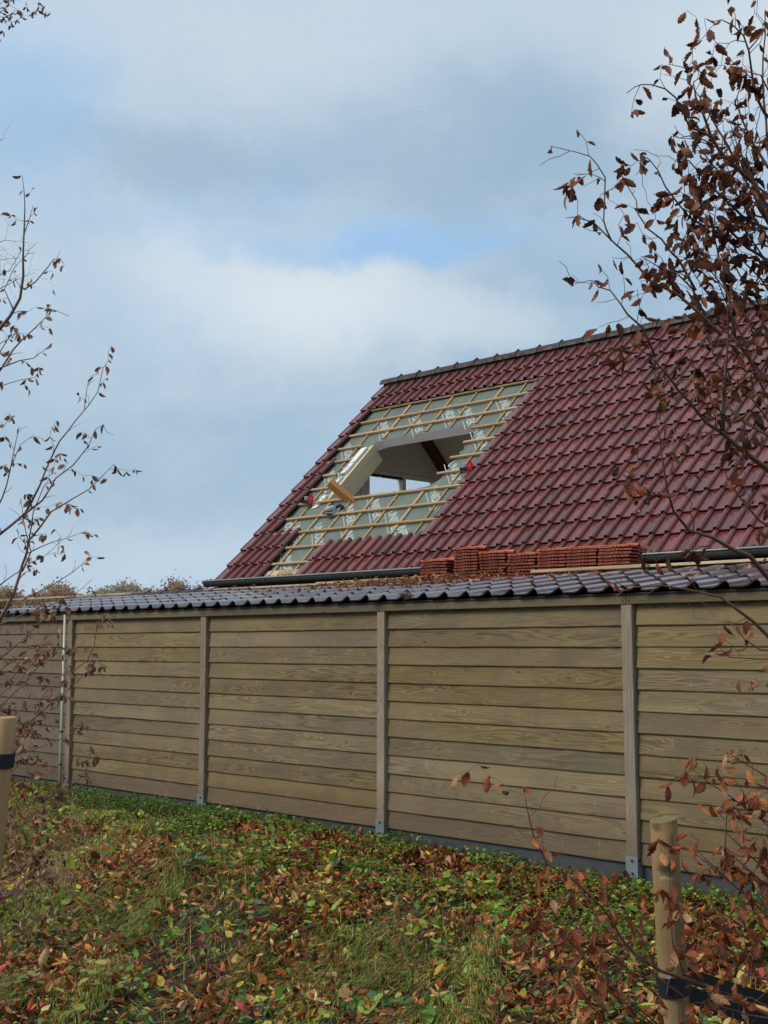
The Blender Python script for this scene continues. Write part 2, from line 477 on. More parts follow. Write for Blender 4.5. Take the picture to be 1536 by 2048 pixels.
def bark_mat(name, c0, c1, scale=30):
    mt, g, p = new_mat(name)
    geo = g.n('ShaderNodeNewGeometry')
    v = geo.outputs['Position']
    col = g.mix(g.noise(v, scale, 5, 0.65), c0, c1)
    col = g.mix(g.math('MULTIPLY', g.maprange(g.noise(v, 9, 4, 0.6), 0.55, 0.75), 0.5), col, (0.16, 0.15, 0.10))
    g.link(col, p.inputs['Base Color'])
    p.inputs['Roughness'].default_value = 0.55
    bump(g, p, g.noise(v, scale * 3, 3, 0.6), 0.25, 0.003)
    return mt


M['bark'] = bark_mat('young_beech_bark', (0.10, 0.042, 0.025), (0.21, 0.095, 0.05))
M['bark_pink'] = bark_mat('pinkish_young_bark', (0.12, 0.06, 0.045), (0.24, 0.13, 0.10))
M['bark_pale'] = bark_mat('pale_twig_bark', (0.16, 0.15, 0.13), (0.28, 0.26, 0.23))
M['stick'] = bark_mat('fallen_stick_bark', (0.10, 0.065, 0.045), (0.23, 0.16, 0.11), 40)


def soil_mat():
    mt, g, p = new_mat('leaf_mould_soil')
    geo = g.n('ShaderNodeNewGeometry')
    v = geo.outputs['Position']
    col = g.mix(g.noise(v, 14, 6, 0.7), (0.026, 0.017, 0.010), (0.075, 0.043, 0.023))
    col = g.mix(g.maprange(g.noise(v, 1.3, 4, 0.6), 0.42, 0.62), col, (0.045, 0.045, 0.018))
    g.link(col, p.inputs['Base Color'])
    p.inputs['Roughness'].default_value = 0.95
    bump(g, p, g.noise(v, 40, 5, 0.7), 0.8, 0.03)
    return mt


M['soil'] = soil_mat()


def glass_mat():
    mt, g, p = new_mat('window_glass')
    p.inputs['Base Color'].default_value = (1, 1, 1, 1)
    p.inputs['Roughness'].default_value = 0.0
    p.inputs['IOR'].default_value = 1.45
    p.inputs['Transmission Weight'].default_value = 1.0
    return mt


M['glass'] = glass_mat()


# ------------------------------------------------------------------ object helpers
def tag(o, label=None, cat=None, group=None, kind=None):
    if label: o['label'] = label
    if cat: o['category'] = cat
    if group: o['group'] = group
    if kind: o['kind'] = kind
    return o


def empty(name, loc=(0, 0, 0), label=None, cat=None, group=None, kind=None):
    o = bpy.data.objects.new(name, None)
    o.empty_display_size = 0.1
    COL.objects.link(o)
    o.location = loc
    return tag(o, label, cat, group, kind)


WORLD = {}          # world matrices by object name, before the depsgraph has run


def wm(o):
    return WORLD.get(o.name, Matrix.Translation(o.location))


def link_obj(name, me, parent=None, mat=None, mw=None):
    """link mesh data as object; mw = wanted world matrix"""
    o = bpy.data.objects.new(name, me)
    COL.objects.link(o)
    if mat is not None and len(me.materials) == 0:
        me.materials.append(mat)
    mw = mw or Matrix.Identity(4)
    if parent is not None:
        o.parent = parent
        o.matrix_local = wm(parent).inverted() @ mw
    else:
        o.matrix_local = mw
    WORLD[o.name] = mw.copy()
    return o


def mesh_from(name, verts, faces, smooth=False, mat=None, mats=None, fmat=None):
    me = bpy.data.meshes.new(name)
    me.from_pydata([tuple(v) for v in verts], [], [tuple(f) for f in faces])
    if mats:
        for q in mats: me.materials.append(q)
    elif mat:
        me.materials.append(mat)
    if fmat:
        for p, i in zip(me.polygons, fmat): p.material_index = i
    if smooth:
        for p in me.polygons: p.use_smooth = True
    me.update()
    return me


BOXF = [(0, 3, 2, 1), (4, 5, 6, 7), (0, 1, 5, 4), (1, 2, 6, 5), (2, 3, 7, 6), (3, 0, 4, 7)]


class MB:
    """collects boxes, tubes and free faces into one mesh"""
    def __init__(self):
        self.v = []; self.f = []; self.mi = []

    def add(self, verts, faces, mi=0):
        b = len(self.v)
        self.v += [tuple(p) for p in verts]
        for q in faces:
            self.f.append(tuple(i + b for i in q)); self.mi.append(mi)
        return self

    def box(self, x0, x1, y0, y1, z0, z1, mi=0, mat=None):
        vs = [(x0, y0, z0), (x1, y0, z0), (x1, y1, z0), (x0, y1, z0), (x0, y0, z1), (x1, y0, z1), (x1, y1, z1), (x0, y1, z1)]
        if mat is not None: vs = [mat @ Vector(p) for p in vs]
        return self.add(vs, BOXF, mi)

    def tube(self, pts, rad, n=6, cap=True, mi=0):
        pts = [Vector(p) for p in pts]
        b = len(self.v)
        prev = None
        for i, p in enumerate(pts):
            d = (pts[min(i + 1, len(pts) - 1)] - pts[max(i - 1, 0)])
            if d.length < 1e-9: d = Vector((0, 0, 1))
            d.normalize()
            if prev is None:
                a = d.orthogonal().normalized()
            else:
                a = prev - d * prev.dot(d)
                if a.length < 1e-6: a = d.orthogonal()
                a.normalize()
            prev = a
            c = d.cross(a)
            r = rad[i] if hasattr(rad, '__len__') else rad
            for k_ in range(n):
                t = 2 * math.pi * k_ / n
                self.v.append(tuple(p + (a * math.cos(t) + c * math.sin(t)) * r))
        for i in range(len(pts) - 1):
            for k_ in range(n):
                k2 = (k_ + 1) % n
                self.f.append((b + i * n + k_, b + i * n + k2, b + (i + 1) * n + k2, b + (i + 1) * n + k_)); self.mi.append(mi)
        if cap:
            self.f.append(tuple(b + k_ for k_ in reversed(range(n)))); self.mi.append(mi)
            e = b + (len(pts) - 1) * n
            self.f.append(tuple(e + k_ for k_ in range(n))); self.mi.append(mi)
        return self

    def mesh(self, name, mat=None, mats=None, smooth=False):
        return mesh_from(name, self.v, self.f, smooth, mat, mats, self.mi if mats else None)

    def build(self, name, mat=None, parent=None, mw=None, smooth=False, mats=None, bevel=0.0):
        me = self.mesh(name, mat, mats, smooth)
        if bevel:
            bm = bmesh.new(); bm.from_mesh(me)
            bmesh.ops.bevel(bm, geom=bm.edges[:], offset=bevel, segments=1, affect='EDGES')
            bm.to_mesh(me); bm.free()
        return link_obj(name, me, parent, None, mw)


def frame(o, x, y, z):
    """world matrix with given axes and origin"""
    x, y, z = Vector(x).normalized(), Vector(y).normalized(), Vector(z).normalized()
    return Matrix(((x[0], y[0], z[0], o[0]), (x[1], y[1], z[1], o[1]), (x[2], y[2], z[2], o[2]), (0, 0, 0, 1)))


def in_view(P, margin=60):
    d = np.asarray(P) - CAM
    z = d @ c_f
    if z < 0.1: return False
    x = 768 + FPX * (d @ c_r) / z; y = 1024 - FPX * (d @ c_u) / z
    return -margin < x < 1536 + margin and -margin < y < 2048 + margin


# ------------------------------------------------------------------ ground
def smooth(a, b, x):
    t = np.clip((x - a) / (b - a), 0, 1)
    return t * t * (3 - 2 * t)


def gh(x, y):
    x = np.asarray(x, float); y = np.asarray(y, float)
    crest = -1.75 + 0.25 * np.sin(x * 0.9 + 0.6)
    z = 0.012 - 0.065 * smooth(-9.5, -4.5, x)
    d = np.clip(crest - y, 0, None)
    z = z - 0.25 * np.sqrt(d * d + 0.12) + 0.25 * math.sqrt(0.12)
    z = np.maximum(z, -0.85 + 0.0 * x) + 0.0
    z = z + 0.95 * smooth(-5.2, -8.0, y) * (y < -5.2)
    bump_ = 0.045 * np.sin(x * 2.3 + 1.7 * y) * np.cos(y * 2.9 - 0.7 * x) + 0.03 * np.sin(x * 5.1 - y * 3.3) * np.sin(y * 6.1 + x * 1.9)
    return z + bump_ * smooth(-0.05, -0.8, y) * smooth(-60, -30, x) * smooth(40, 10, x)


def build_ground():
    xs = np.concatenate([[-2500, -1200, -600, -300, -150, -80, -50, -35, -26], np.arange(-21, 4.01, 0.2), [8, 14, 25, 50, 120, 300, 800, 2000]])
    ys = np.concatenate([[-1500, -500, -200, -80, -40, -20, -13], np.arange(-10, 0.41, 0.16), [2, 5, 10, 20, 40, 80, 150, 300, 600, 1200, 2500]])
    X, Y = np.meshgrid(xs, ys)
    Z = gh(X, Y)
    V = np.c_[X.ravel(), Y.ravel(), Z.ravel()]
    nx, ny = len(xs), len(ys)
    F = [(j * nx + i, j * nx + i + 1, (j + 1) * nx + i + 1, (j + 1) * nx + i) for j in range(ny - 1) for i in range(nx - 1)]
    o = link_obj('ground', mesh_from('ground', V, F, True, M['soil']))
    tag(o, kind='structure')


build_ground()

# ------------------------------------------------------------------ house
HX, HY, HZ = -13.551, 2.2, 0.8783 + EYE        # lower left corner of the front roof slope
E_U = np.array([1.0, 0, 0]); E_V = np.array([0, 0.7129, 0.7012]); E_N = np.array([0, -0.7012, 0.7129])
H0 = np.array([HX, HY, HZ])
GAUGE = 0.3305
TW = 0.180
HOUSE_W = 11.5
SL = 4.66                                     # slope length


def rp(u, v, n=0.0):
    return H0 + E_U * u + E_V * v + E_N * n


def rmat(u, v, n=0.0):
    return frame(rp(u, v, n), E_U, E_V, E_N)


def on_roof(px, py, n=0.0):
    d = ray(px, py)
    P0 = H0 + E_N * n
    return CAM + d * (((P0 - CAM) @ E_N) / (d @ E_N))


RIDGE_Y, RIDGE_Z = 5.58, 4.16 + EYE
house = empty('house', (HX + 4, 4.0, 0.0), 'house with wine red tiled roof stripped to battens around an open hole', 'house')

# walls
mb = MB().box(HX + 0.25, HX + HOUSE_W, 2.62, 2.85, -0.3, 2.55)
mb.build('wall', M['brick'], house)
RW = 0.16


def gable(name, gx0, gx1, mat, holes):
    """gable wall between x=gx0..gx1 with rectangular openings (y0,y1,z0,z1) cut out"""
    y0, y1 = 2.85, 8.35
    ys = sorted({y0, y1, RIDGE_Y} | {h[0] for h in holes} | {h[1] for h in holes})
    g_ = MB()

    def top(y):
        return (RIDGE_Z - 0.34) - abs(y - RIDGE_Y) * 0.983
    for a, b in zip(ys[:-1], ys[1:]):
        hs = sorted([(h[2], h[3]) for h in holes if h[0] <= a + 1e-6 and h[1] >= b - 1e-6])
        segs = []; zc_ = -0.3
        for h0, h1 in hs:
            segs.append((zc_, zc_, h0, h0)); zc_ = h1
        segs.append((zc_, zc_, top(a), top(b)))
        for za, zb, ta, tb in segs:
            vs = [(gx0, a, za), (gx1, a, za), (gx1, b, zb), (gx0, b, zb), (gx0, a, ta), (gx1, a, ta), (gx1, b, tb), (gx0, b, tb)]
            g_.add(vs, BOXF)
    return g_.build(name, mat, house)


WX = HX + 0.25
WIN = [(4.93, 5.66, 3.2, 4.45), (5.73, 6.42, 3.2, 4.45)]
gable('gable_wall', HX + 0.10, WX, M['ceiling'], [(4.86, 6.49, 3.13, 4.50)])
gable('gable_wall', HX + HOUSE_W - 0.2, HX + HOUSE_W, M['brick'], [])
# window frame with two panes
fr = MB()
for y0_, y1_ in ((4.86, 4.93), (5.66, 5.735), (6.42, 6.49)):
    fr.box(WX - 0.11, WX + 0.02, y0_, y1_, 3.13, 4.50)
for y0_, y1_ in ((4.93, 5.66), (5.735, 6.42)):
    fr.box(WX - 0.11, WX + 0.018, y0_, y1_, 3.13, 3.20)
    fr.box(WX - 0.11, WX + 0.018, y0_, y1_, 4.45, 4.50)
fr.build('window_frame', M['white'], house, bevel=0.004)
win_frame = [o for o in house.children if o.name.startswith('window_frame')][0]
for y0_, y1_ in ((4.93, 5.66), (5.735, 6.42)):
    MB().box(WX - 0.06, WX - 0.052, y0_, y1_, 3.20, 4.45).build('pane', M['glass'], win_frame)
MB().box(WX - 0.045, WX + 0.012, 4.932, 5.658, 4.412, 4.449).build('window_blind', M['black'], win_frame)
mld = MB()
mld.box(WX, WX + 0.028, 4.80, 6.60, 4.515, 4.56)
mld.box(WX, WX + 0.012, 4.70, 6.80, 4.562, 4.60)
mld.build('moulding', M['white'], house)
for yy in np.arange(3.9, 4.85, 0.12):
    MB().box(WX, WX + 0.014, yy, yy + 0.112, 2.7, min(4.5, RIDGE_Z - 0.34 - abs(yy - RIDGE_Y) * 0.983)).build('wall_panel', M['white'], house)

# back slope: ceiling inside, tiles outside (never seen but closes the attic)
bl = 4.7
bmat = frame((HX, RIDGE_Y, RIDGE_Z), (1, 0, 0), (0, 0.7129, -0.7012), (0, 0.7012, 0.7129))
MB().box(0, HOUSE_W, 0.0, bl, -0.17, -0.03).build('back_ceiling', M['ceiling'], house, bmat)
MB().box(0, HOUSE_W, 0.0, bl, -0.026, 0.03).build('back_slope', M['tile_red'], house, bmat)
MB().box(0.255, 0.40, 0.25, bl - 0.2, -0.29, -0.172).build('rafter', M['dark_beam'], house, bmat)
MB().box(2.6, 2.72, 0.25, bl - 0.2, -0.29, -0.172).build('rafter', M['dark_beam'], house, bmat)
MB().box(HX + 0.26, HX + HOUSE_W - 0.21, 2.86, 8.3, 2.45, 2.55).build('attic_floor', M['floor'], house)
gable('partition', HX + 5.2, HX + 5.28, M['ceiling'], [])

# front slope: insulated panels with a cut hole
HU0, HU1, HV0, HV1 = 0.80, 2.93, 1.735, 3.115
PT, PB = -0.060, -0.20
pm = [M['underlay'], M['insul'], M['ceiling']]


def slab(name, poly, parent, mats=pm, top=PT, bot=PB):
    n_ = len(poly)
    vs = [(u, v, bot) for u, v in poly] + [(u, v, top) for u, v in poly]
    fs = [tuple(reversed(range(n_))), tuple(range(n_, 2 * n_))]
    mi = [2, 0]
    for i in range(n_):
        j = (i + 1) % n_
        fs.append((i, j, n_ + j, n_ + i)); mi.append(1)
    me = mesh_from(name, vs, fs, False, None, mats, mi)
    return link_obj(name, me, parent, None, rmat(0, 0))


slab('roof_panel', [(0.02, 0.02), (HU0, 0.02), (HU0, HV1 - 0.18), (HU0, SL - 0.05), (0.02, SL - 0.05)], house)
slab('roof_panel', [(HU0, HV1 - 0.16), (HU0 + 0.05, HV1 - 0.07), (HU0 + 0.17, HV1 - 0.015), (HU0 + 0.32, HV1), (HU1, HV1 + 0.02), (HU1, SL - 0.05), (HU0, SL - 0.05)], house)
slab('roof_panel', [(HU1, 0.02), (HOUSE_W, 0.02), (HOUSE_W, SL - 0.05), (HU1, SL - 0.05)], house)
slab('roof_panel', [(HU0, 0.02), (HU1, 0.02), (HU1, 1.93), (HU1 - 0.05, 1.86), (HU1 - 0.16, 1.775), (HU1 - 0.35, HV0 + 0.01), (2.2, HV0 - 0.005), (1.6, HV0 + 0.004), (HU0, HV0)], house)
# ragged torn edge of the underlay at the hole's right side
tr = MB()
for i in range(9):
    v0_ = 1.95 + i * 0.13
    du = random.uniform(0.01, 0.05)
    tr.add([(HU1 - du, v0_, PT + 0.003), (HU1 + 0.02, v0_ - 0.07, PT + 0.004), (HU1 + 0.02, v0_ + 0.075, PT + 0.004)], [(0, 1, 2)])
tr.build('torn_edge', M['underlay'], house, rmat(0, 0))

# counter battens (up the slope) and tile battens (across)
CB_T = PT + 0.022
TB_T = CB_T + 0.026
ROWS = 14


def missing(r, j):
    """tile of row r, column j taken off"""
    if r >= 12: return False
    if r >= 8: return 1 <= j <= 18
    if r >= 3: return 2 <= j <= 18
    if r == 2: return 5 <= j <= 18
    return 5 <= j <= 8


cb_u = [0.59, 1.026, 1.46, 1.88, 2.33, 2.79, 3.22, 3.66]
for i, u in enumerate(cb_u):
    wd = 0.052 if i % 2 == 1 else 0.03
    segs = [(0.08, 1.715), (3.13, 4.3)] if HU0 < u < HU1 - 0.05 else [(0.08, 4.3)]
    if i == 0: segs = [(0.08, 2.35), (2.42, 4.3)]
    for a, b in segs:
        if u > 1.0 and u < HU1 and a < 1: b = b + random.uniform(-0.02, 0.02)
        MB().box(-wd / 2, wd / 2, a, b, PT + 0.001, CB_T).build('counter_batten', M['batten_v'], house,
                 rmat(u + random.uniform(-.01, .01), 0) @ Matrix.Rotation(random.uniform(-.006, .006), 4, 'Z'), bevel=0.002)
for r in range(0, 12):
    v = GAUGE * (r + 1) + 0.005
    if r == 0 or r == 1:
        spans = [(0.70, 1.75)] if r == 0 else [(0.8, 1.72)]
    elif HV0 - 0.02 < v - 0.01 < HV1 + 0.05 and r not in (4,):
        l_end = random.uniform(0.64, 0.76)
        spans = [(0.15, l_end), (HU1 - random.uniform(0.05, 0.12), 3.6)]
    else:
        spans = [(0.18, 3.55)]
    if r == 4: spans = [(0.2, 3.55)]
    for a, b in spans:
        o = MB().box(-(b - a) / 2, (b - a) / 2, -0.018, 0.018, 0.0, TB_T - CB_T).build('batten', M['batten'], house,
            rmat((a + b) / 2, v, CB_T + 0.0015) @ Matrix.Rotation(random.uniform(-.004, .004), 4, 'Z'), bevel=0.002)
# raw boards at the eave where tiles are off
for a in (0.88, 1.17, 1.46):
    MB().box(a, a + 0.28, 0.06, 0.22, PT + 0.001, PT + 0.02).build('eave_board', M['grey_batten'], house, rmat(0, 0))


# lettering printed on the underlay
def text_mesh(body, size):
    cu = bpy.data.curves.new('txt', 'FONT')
    cu.body = body; cu.size = size; cu.align_x = 'CENTER'; cu.align_y = 'CENTER'
    cu.resolution_u = 2; cu.offset = 0.0045
    ob = bpy.data.objects.new('txt', cu)
    COL.objects.link(ob)
    dg = bpy.context.evaluated_depsgraph_get()
    me = bpy.data.meshes.new_from_object(ob.evaluated_get(dg))
    bpy.data.objects.remove(ob); bpy.data.curves.remove(cu)
    return me


txt = text_mesh('UNIDEK', 0.17)
txt.materials.clear(); txt.materials.append(M['print'])
bm = bmesh.new(); bm.from_mesh(txt)
sq = [bm.verts.new(p) for p in ((-0.36, -0.105, 0), (0.36, -0.105, 0), (0.36, -0.094, 0), (-0.36, -0.094, 0))]
bm.faces.new(sq)
bm.to_mesh(txt); bm.free()
ang = R(-50)
ca, sa = math.cos(ang), math.sin(ang)
tx_ = E_U * ca + E_V * sa
ty_ = -E_U * sa + E_V * ca
for (u, v) in [(0.42, 1.25), (1.28, 0.95), (1.62, 1.36), (2.02, 0.78), (2.1, 1.42), (2.62, 1.08), (3.07, 1.50), (2.95, 0.80), (0.78, 1.02),
               (3.1, 2.02), (3.12, 2.72), (0.52, 2.28), (0.45, 2.92), (0.83, 3.42), (1.55, 3.38), (2.1, 3.5), (2.55, 3.36), (3.1, 3.46), (1.2, 0.35)]:
    jit = random.uniform(-0.04, 0.04)
    link_obj('printed_lettering', txt, house, None, frame(rp(u + jit, v, PT + 0.0016), tx_, ty_, E_N))

# new trimmer rafter, foam edge strips
MB().box(-0.035, 0.035, 1.50, 3.03, PB - 0.16, PT - 0.012).build('trimmer_rafter', M['rafter'], house, rmat(HU0 + 0.036, 0), bevel=0.003)
ed = [(0.70, 0.805, 1.55, 1.62), (0.715, 0.81, 1.62, 1.84), (0.74, 0.80, 2.1, 2.26), (0.705, 0.808, 2.33, 2.58), (0.70, 0.812, 2.58, 2.95)]
for a, b, c, d in ed:
    z0_ = PT + random.uniform(0.002, 0.012)
    fm = MB().add([(a, c, z0_), (b, c + .02, PT + 0.002), (b + 0.008, d, PT + 0.004), (a + random.uniform(-.02, .02), d - .01, z0_), (a, c, z0_ + .012),
            (b, c + .02, z0_ + .018), (b + 0.008, d, z0_ + .016), (a + .006, d - .01, z0_ + .013)], BOXF)
    fm.build('foam_strip', M['foam'], house, rmat(0, 0))
ch = MB()
for _ in range(60):
    u = random.uniform(0.68, 0.82); v = random.uniform(1.6, 2.5)
    a = random.uniform(0, 6.28); s = random.uniform(0.012, 0.045)
    ch.add([(u, v, PT + .01), (u + s * math.cos(a), v + s * math.sin(a), PT + .02 + random.uniform(0, .04)),
            (u + s * math.cos(a + 1.3), v + s * math.sin(a + 1.3), PT + .015), (u, v, PT + 0.03 + random.uniform(0, .02))], [(0, 1, 2), (0, 2, 3), (0, 3, 1)])
for _ in range(70):
    u = random.uniform(HU0, HU1 - .1); s = random.uniform(0.008, 0.03); a = random.uniform(0, 6.28)
    v = HV0 + random.uniform(-.02, .015)
    ch.add([(u, v, PT + .004), (u + s * math.cos(a), v + s * .4 * math.sin(a), PT + .015), (u + s * math.cos(a + 1.6), v + .4 * s * math.sin(a + 1.6), PT + .006), (u, v, PT + 0.02)],
           [(0, 1, 2), (0, 2, 3), (0, 3, 1)])
o = ch.build('insulation_crumbs', M['foam'], house, rmat(0, 0)); o['kind'] = 'stuff'


# roof tiles ------------------------------------------------------
def tile_mesh(name, prof, length, thick, mat, edge_mat=None, ns=2):
    """prof: (x, z) points across the tile; extruded along y with thickness below"""
    vs, fs = [], []
    n_ = len(prof)
    for s in range(ns):
        y = length * s / (ns - 1)
        for x, z in prof: vs.append((x, y, z))
        for x, z in prof: vs.append((x, y, z - thick))
    for s in range(ns - 1):
        a, b = s * 2 * n_, (s + 1) * 2 * n_
        for i in range(n_ - 1):
            fs.append((a + i, a + i + 1, b + i + 1, b + i))
            fs.append((a + n_ + i + 1, a + n_ + i, b + n_ + i, b + n_ + i + 1))
        fs.append((a + n_, a, b, b + n_))
        fs.append((a + n_ - 1, a + 2 * n_ - 1, b + 2 * n_ - 1, b + n_ - 1))
    nf0 = len(fs)
    for i in range(n_ - 1):
        fs.append((i + 1, i, n_ + i, n_ + i + 1))
        e = (ns - 1) * 2 * n_
        fs.append((e + i, e + i + 1, e + n_ + i + 1, e + n_ + i))
    if edge_mat is None:
        return mesh_from(name, vs, fs, False, mat)
    # cut edges and underside: bare body and dirt, darkened further to paint in their shade
    mi = [1 if (q >= nf0 or max(f[1] % (2 * n_), f[0] % (2 * n_)) >= n_) else 0 for q, f in enumerate(fs)]
    return mesh_from(name, vs, fs, False, None, [mat, edge_mat], mi)


def house_prof(w_):
    p = [(-0.006, 0.003), (0.0, 0.0), (w_ - 0.072, 0.0), (w_ - 0.064, 0.004)]
    cx, rr = w_ - 0.032, 0.031
    for k_ in range(0, 7):
        t = math.pi - math.pi * k_ / 6
        p.append((cx + rr * math.cos(t), 0.006 + 0.032 * math.sin(t)))
    p.append((w_ - 0.0, -0.002))
    return p


TH = 0.013
TL_ = 0.395
M['tile_edge'] = simple_mat('shaded_tile_edge', (0.030, 0.012, 0.011), 0.8, 0.4, 12)
tile_me = tile_mesh('roof_tile', house_prof(TW), TL_, TH, M['tile_red'], M['tile_edge'])
verge_prof = [(-0.036, -0.10), (-0.036, 0.008), (-0.022, 0.014), (-0.006, 0.004), (0.02, 0.0)] + house_prof(0.19)[2:]
verge_me = tile_mesh('verge_tile', verge_prof, TL_, TH, M['tile_red'], M['tile_edge'])
TILT = math.atan2(0.028, GAUGE)
all_tiles = []
for r in range(ROWS):
    j = 0
    while True:
        u0 = 0.0 if j == 0 else 0.19 + TW * (j - 1)
        if u0 > HOUSE_W - 0.2: break
        if not missing(r, j):
            all_tiles.append((r, j, u0))
        j += 1


def tile_matrix(r, j, u0):
    rs = random.Random(r * 997 + j * 31)
    v0 = GAUGE * r + (-0.02 if r == 0 else 0.0)
    mw = rmat(u0 + rs.uniform(-.0015, .0015), v0 + rs.uniform(-.004, .004), -0.012 + 0.028)
    # front edge lifted by the tile below, head resting on its batten
    return mw @ Matrix.Rotation(-TILT, 4, 'X') @ Matrix.Rotation(rs.uniform(-.005, .005), 4, 'Z') @ Matrix.Rotation(rs.uniform(-.008, .008), 4, 'Y')


vis = []
for (r, j, u0) in all_tiles:
    c = rp(u0 + TW / 2, GAUGE * r + 0.17)
    vis.append((0 if in_view(c, 20) else 1, float(np.linalg.norm(c - CAM)), r, j, u0))
vis.sort()
solo = vis[:300]
rest = vis[300:]
for k_, (iv, dd, r, j, u0) in enumerate(solo):
    link_obj('verge_tile' if j == 0 else 'roof_tile', verge_me if j == 0 else tile_me, house, None, tile_matrix(r, j, u0))


def join_instances(name, items, parent, mat, stuff=True):
    """items: (mesh, matrix) -> one mesh"""
    V, F, FM = [], [], []
    cache = {}
    b = 0
    for me, mw in items:
        if me.name not in cache:
            co = np.empty(len(me.vertices) * 3); me.vertices.foreach_get('co', co)
            cache[me.name] = (co.reshape(-1, 3), [tuple(p.vertices) for p in me.polygons], [p.material_index for p in me.polygons])
        co, fs, fm0 = cache[me.name]
        FM += fm0
        A = np.array(mw)
        V.append(co @ A[:3, :3].T + A[:3, 3])
        F += [tuple(i + b for i in f) for f in fs]
        b += len(co)
    me = mesh_from(name, np.concatenate(V), F, False, None, [mat, M['tile_edge']], FM)
    o = link_obj(name, me, parent)
    if stuff: o['kind'] = 'stuff'
    return o


join_instances('roof_tiles', [(verge_me if j == 0 else tile_me, tile_matrix(r, j, u0)) for (_, _, r, j, u0) in rest], house, M['tile_red'])

# ridge tiles
half = []
for k_ in range(0, 9):
    t = math.pi * (1 - k_ / 8)
    half.append((0.125 * math.cos(t), 0.105 * math.sin(t) - 0.02))


def ridge_mesh(L_):
    vs, fs = [], []
    st = [(0, 1.0), (L_ * 0.9, 1.0), (L_ * 0.9 + .004, 1.10), (L_ + 0.02, 1.10)]
    for x, s in st:
        for (y, z) in half: vs.append((x, y * s, z * s))
    for x, s in st:
        for (y, z) in half: vs.append((x, y * s * .88, z * s * .88 - .002))
    n_ = len(half); q = len(st) * n_
    for s in range(len(st) - 1):
        for i in range(n_ - 1):
            a, b = s * n_ + i, (s + 1) * n_ + i
            fs.append((a, b, b + 1, a + 1)); fs.append((q + a, q + a + 1, q + b + 1, q + b))
    for i in range(n_ - 1):
        fs.append((i, i + 1, q + i + 1, q + i))
        e = (len(st) - 1) * n_
        fs.append((e + i, q + e + i, q + e + i + 1, e + i + 1))
    for s in range(len(st) - 1):
        a, b = s * n_, (s + 1) * n_
        fs.append((a, q + a, q + b, b)); a += n_ - 1; b += n_ - 1
        fs.append((a, b, q + b, q + a))
    # clip knob over the joint
    mb_ = MB(); mb_.v = vs; mb_.f = fs; mb_.mi = [0] * len(fs)
    mb_.tube([(L_ * 0.93, -0.03, 0.088), (L_ * 0.95, 0, 0.104), (L_ * 0.93, 0.03, 0.088)], [0.012, 0.022, 0.012], 6)
    return mb_.mesh('ridge_tile', M['tile_ridge'])


RL = 0.39
rme = ridge_mesh(RL)
RDX = HX - 0.03
for k_ in range(int(HOUSE_W / RL) + 1):
    mw = Matrix.Translation((RDX + RL * k_, RIDGE_Y - 0.02, RIDGE_Z + 0.005 + random.uniform(-.004, .004))) @ Matrix.Rotation(random.uniform(-.008, .008), 4, 'Y')
    link_obj('ridge_tile', rme, house, None, mw)
# dark ventilation roll below the ridge tiles
MB().box(HX + 0.02, HX + HOUSE_W, RIDGE_Y - 0.10, RIDGE_Y - 0.06, RIDGE_Z - 0.09, RIDGE_Z + 0.01).build('ridge_batten', M['black'], house)
# barge board along the verge
MB().box(-0.03, 0.01, 0.0, SL - 0.1, -0.22, -0.045).build('barge_board', M['white'], house, rmat(0, 0))

# gutter
def gutter(x0, x1, y, z, r=0.068):
    n_ = 10
    xs = [x0, x1]
    vs, fs = [], []
    for x in xs:
        for k_ in range(n_ + 1):
            t = math.pi + math.pi * k_ / n_
            vs.append((x, y + r * math.cos(t), z + r * 1.15 * math.sin(t)))
        for k_ in range(n_ + 1):
            t = math.pi + math.pi * k_ / n_
            vs.append((x, y + (r - .004) * math.cos(t), z + (r * 1.15 - .004) * math.sin(t)))
    q = 2 * (n_ + 1)
    for k_ in range(n_):
        fs.append((k_, k_ + 1, q + k_ + 1, q + k_))
        a = n_ + 1 + k_
        fs.append((a + 1, a, q + a, q + a + 1))
    fs.append(tuple(reversed(range(n_ + 1))))
    fs.append(tuple(range(q, q + n_ + 1)))
    return mesh_from('gutter', vs, fs, False, M['zinc'])


GY, GZ = HY - 0.075, HZ + 0.012
gx0, gx1 = HX - 0.10, HX + HOUSE_W
gut = link_obj('gutter', gutter(gx0, gx1, GY, GZ), house)
MB().tube([(gx0 - .004, GY - 0.070, GZ + 0.004), (gx1, GY - 0.070, GZ + 0.004)], 0.0105, 8).build('gutter_rim', M['zinc_rim'], gut, smooth=True)
for k_ in range(9):
    x = gx0 + 0.9 + k_ * 1.3
    jm = MB()
    n_ = 10
    for a_, b_ in ((0.0705, 0.003),):
        ring = []
        for xx in (x, x + 0.018):
            for q_ in range(n_ + 1):
                t = math.pi + math.pi * q_ / n_
                jm.v.append((xx, GY + a_ * math.cos(t), GZ - 0.004 + a_ * 1.15 * math.sin(t)))
        for q_ in range(n_):
            jm.f.append((q_, q_ + 1, n_ + 1 + q_ + 1, n_ + 1 + q_)); jm.mi.append(0)
    jm.build('gutter_joint', M['zinc'], gut)
MB().box(HX + 0.0, HX + HOUSE_W, HY + 0.005, HY + 0.03, HZ - 0.17, HZ - 0.05).build('fascia', M['black'], house)
MB().box(HX + 0.0, HX + HOUSE_W, HY + 0.031, HY + 0.64, HZ - 0.17, HZ - 0.15).build('soffit', M['black'], house)
MB().tube([(HX + 0.12, GY, GZ - 0.07), (HX + 0.12, GY + 0.01, GZ - 0.17), (HX + 0.25, GY + 0.3, GZ - 0.35), (HX + 0.3, GY + 0.38, GZ - 0.5), (HX + 0.3, GY + 0.38, 0.0)], 0.04, 10).build('downpipe', M['zinc'], house, smooth=True)

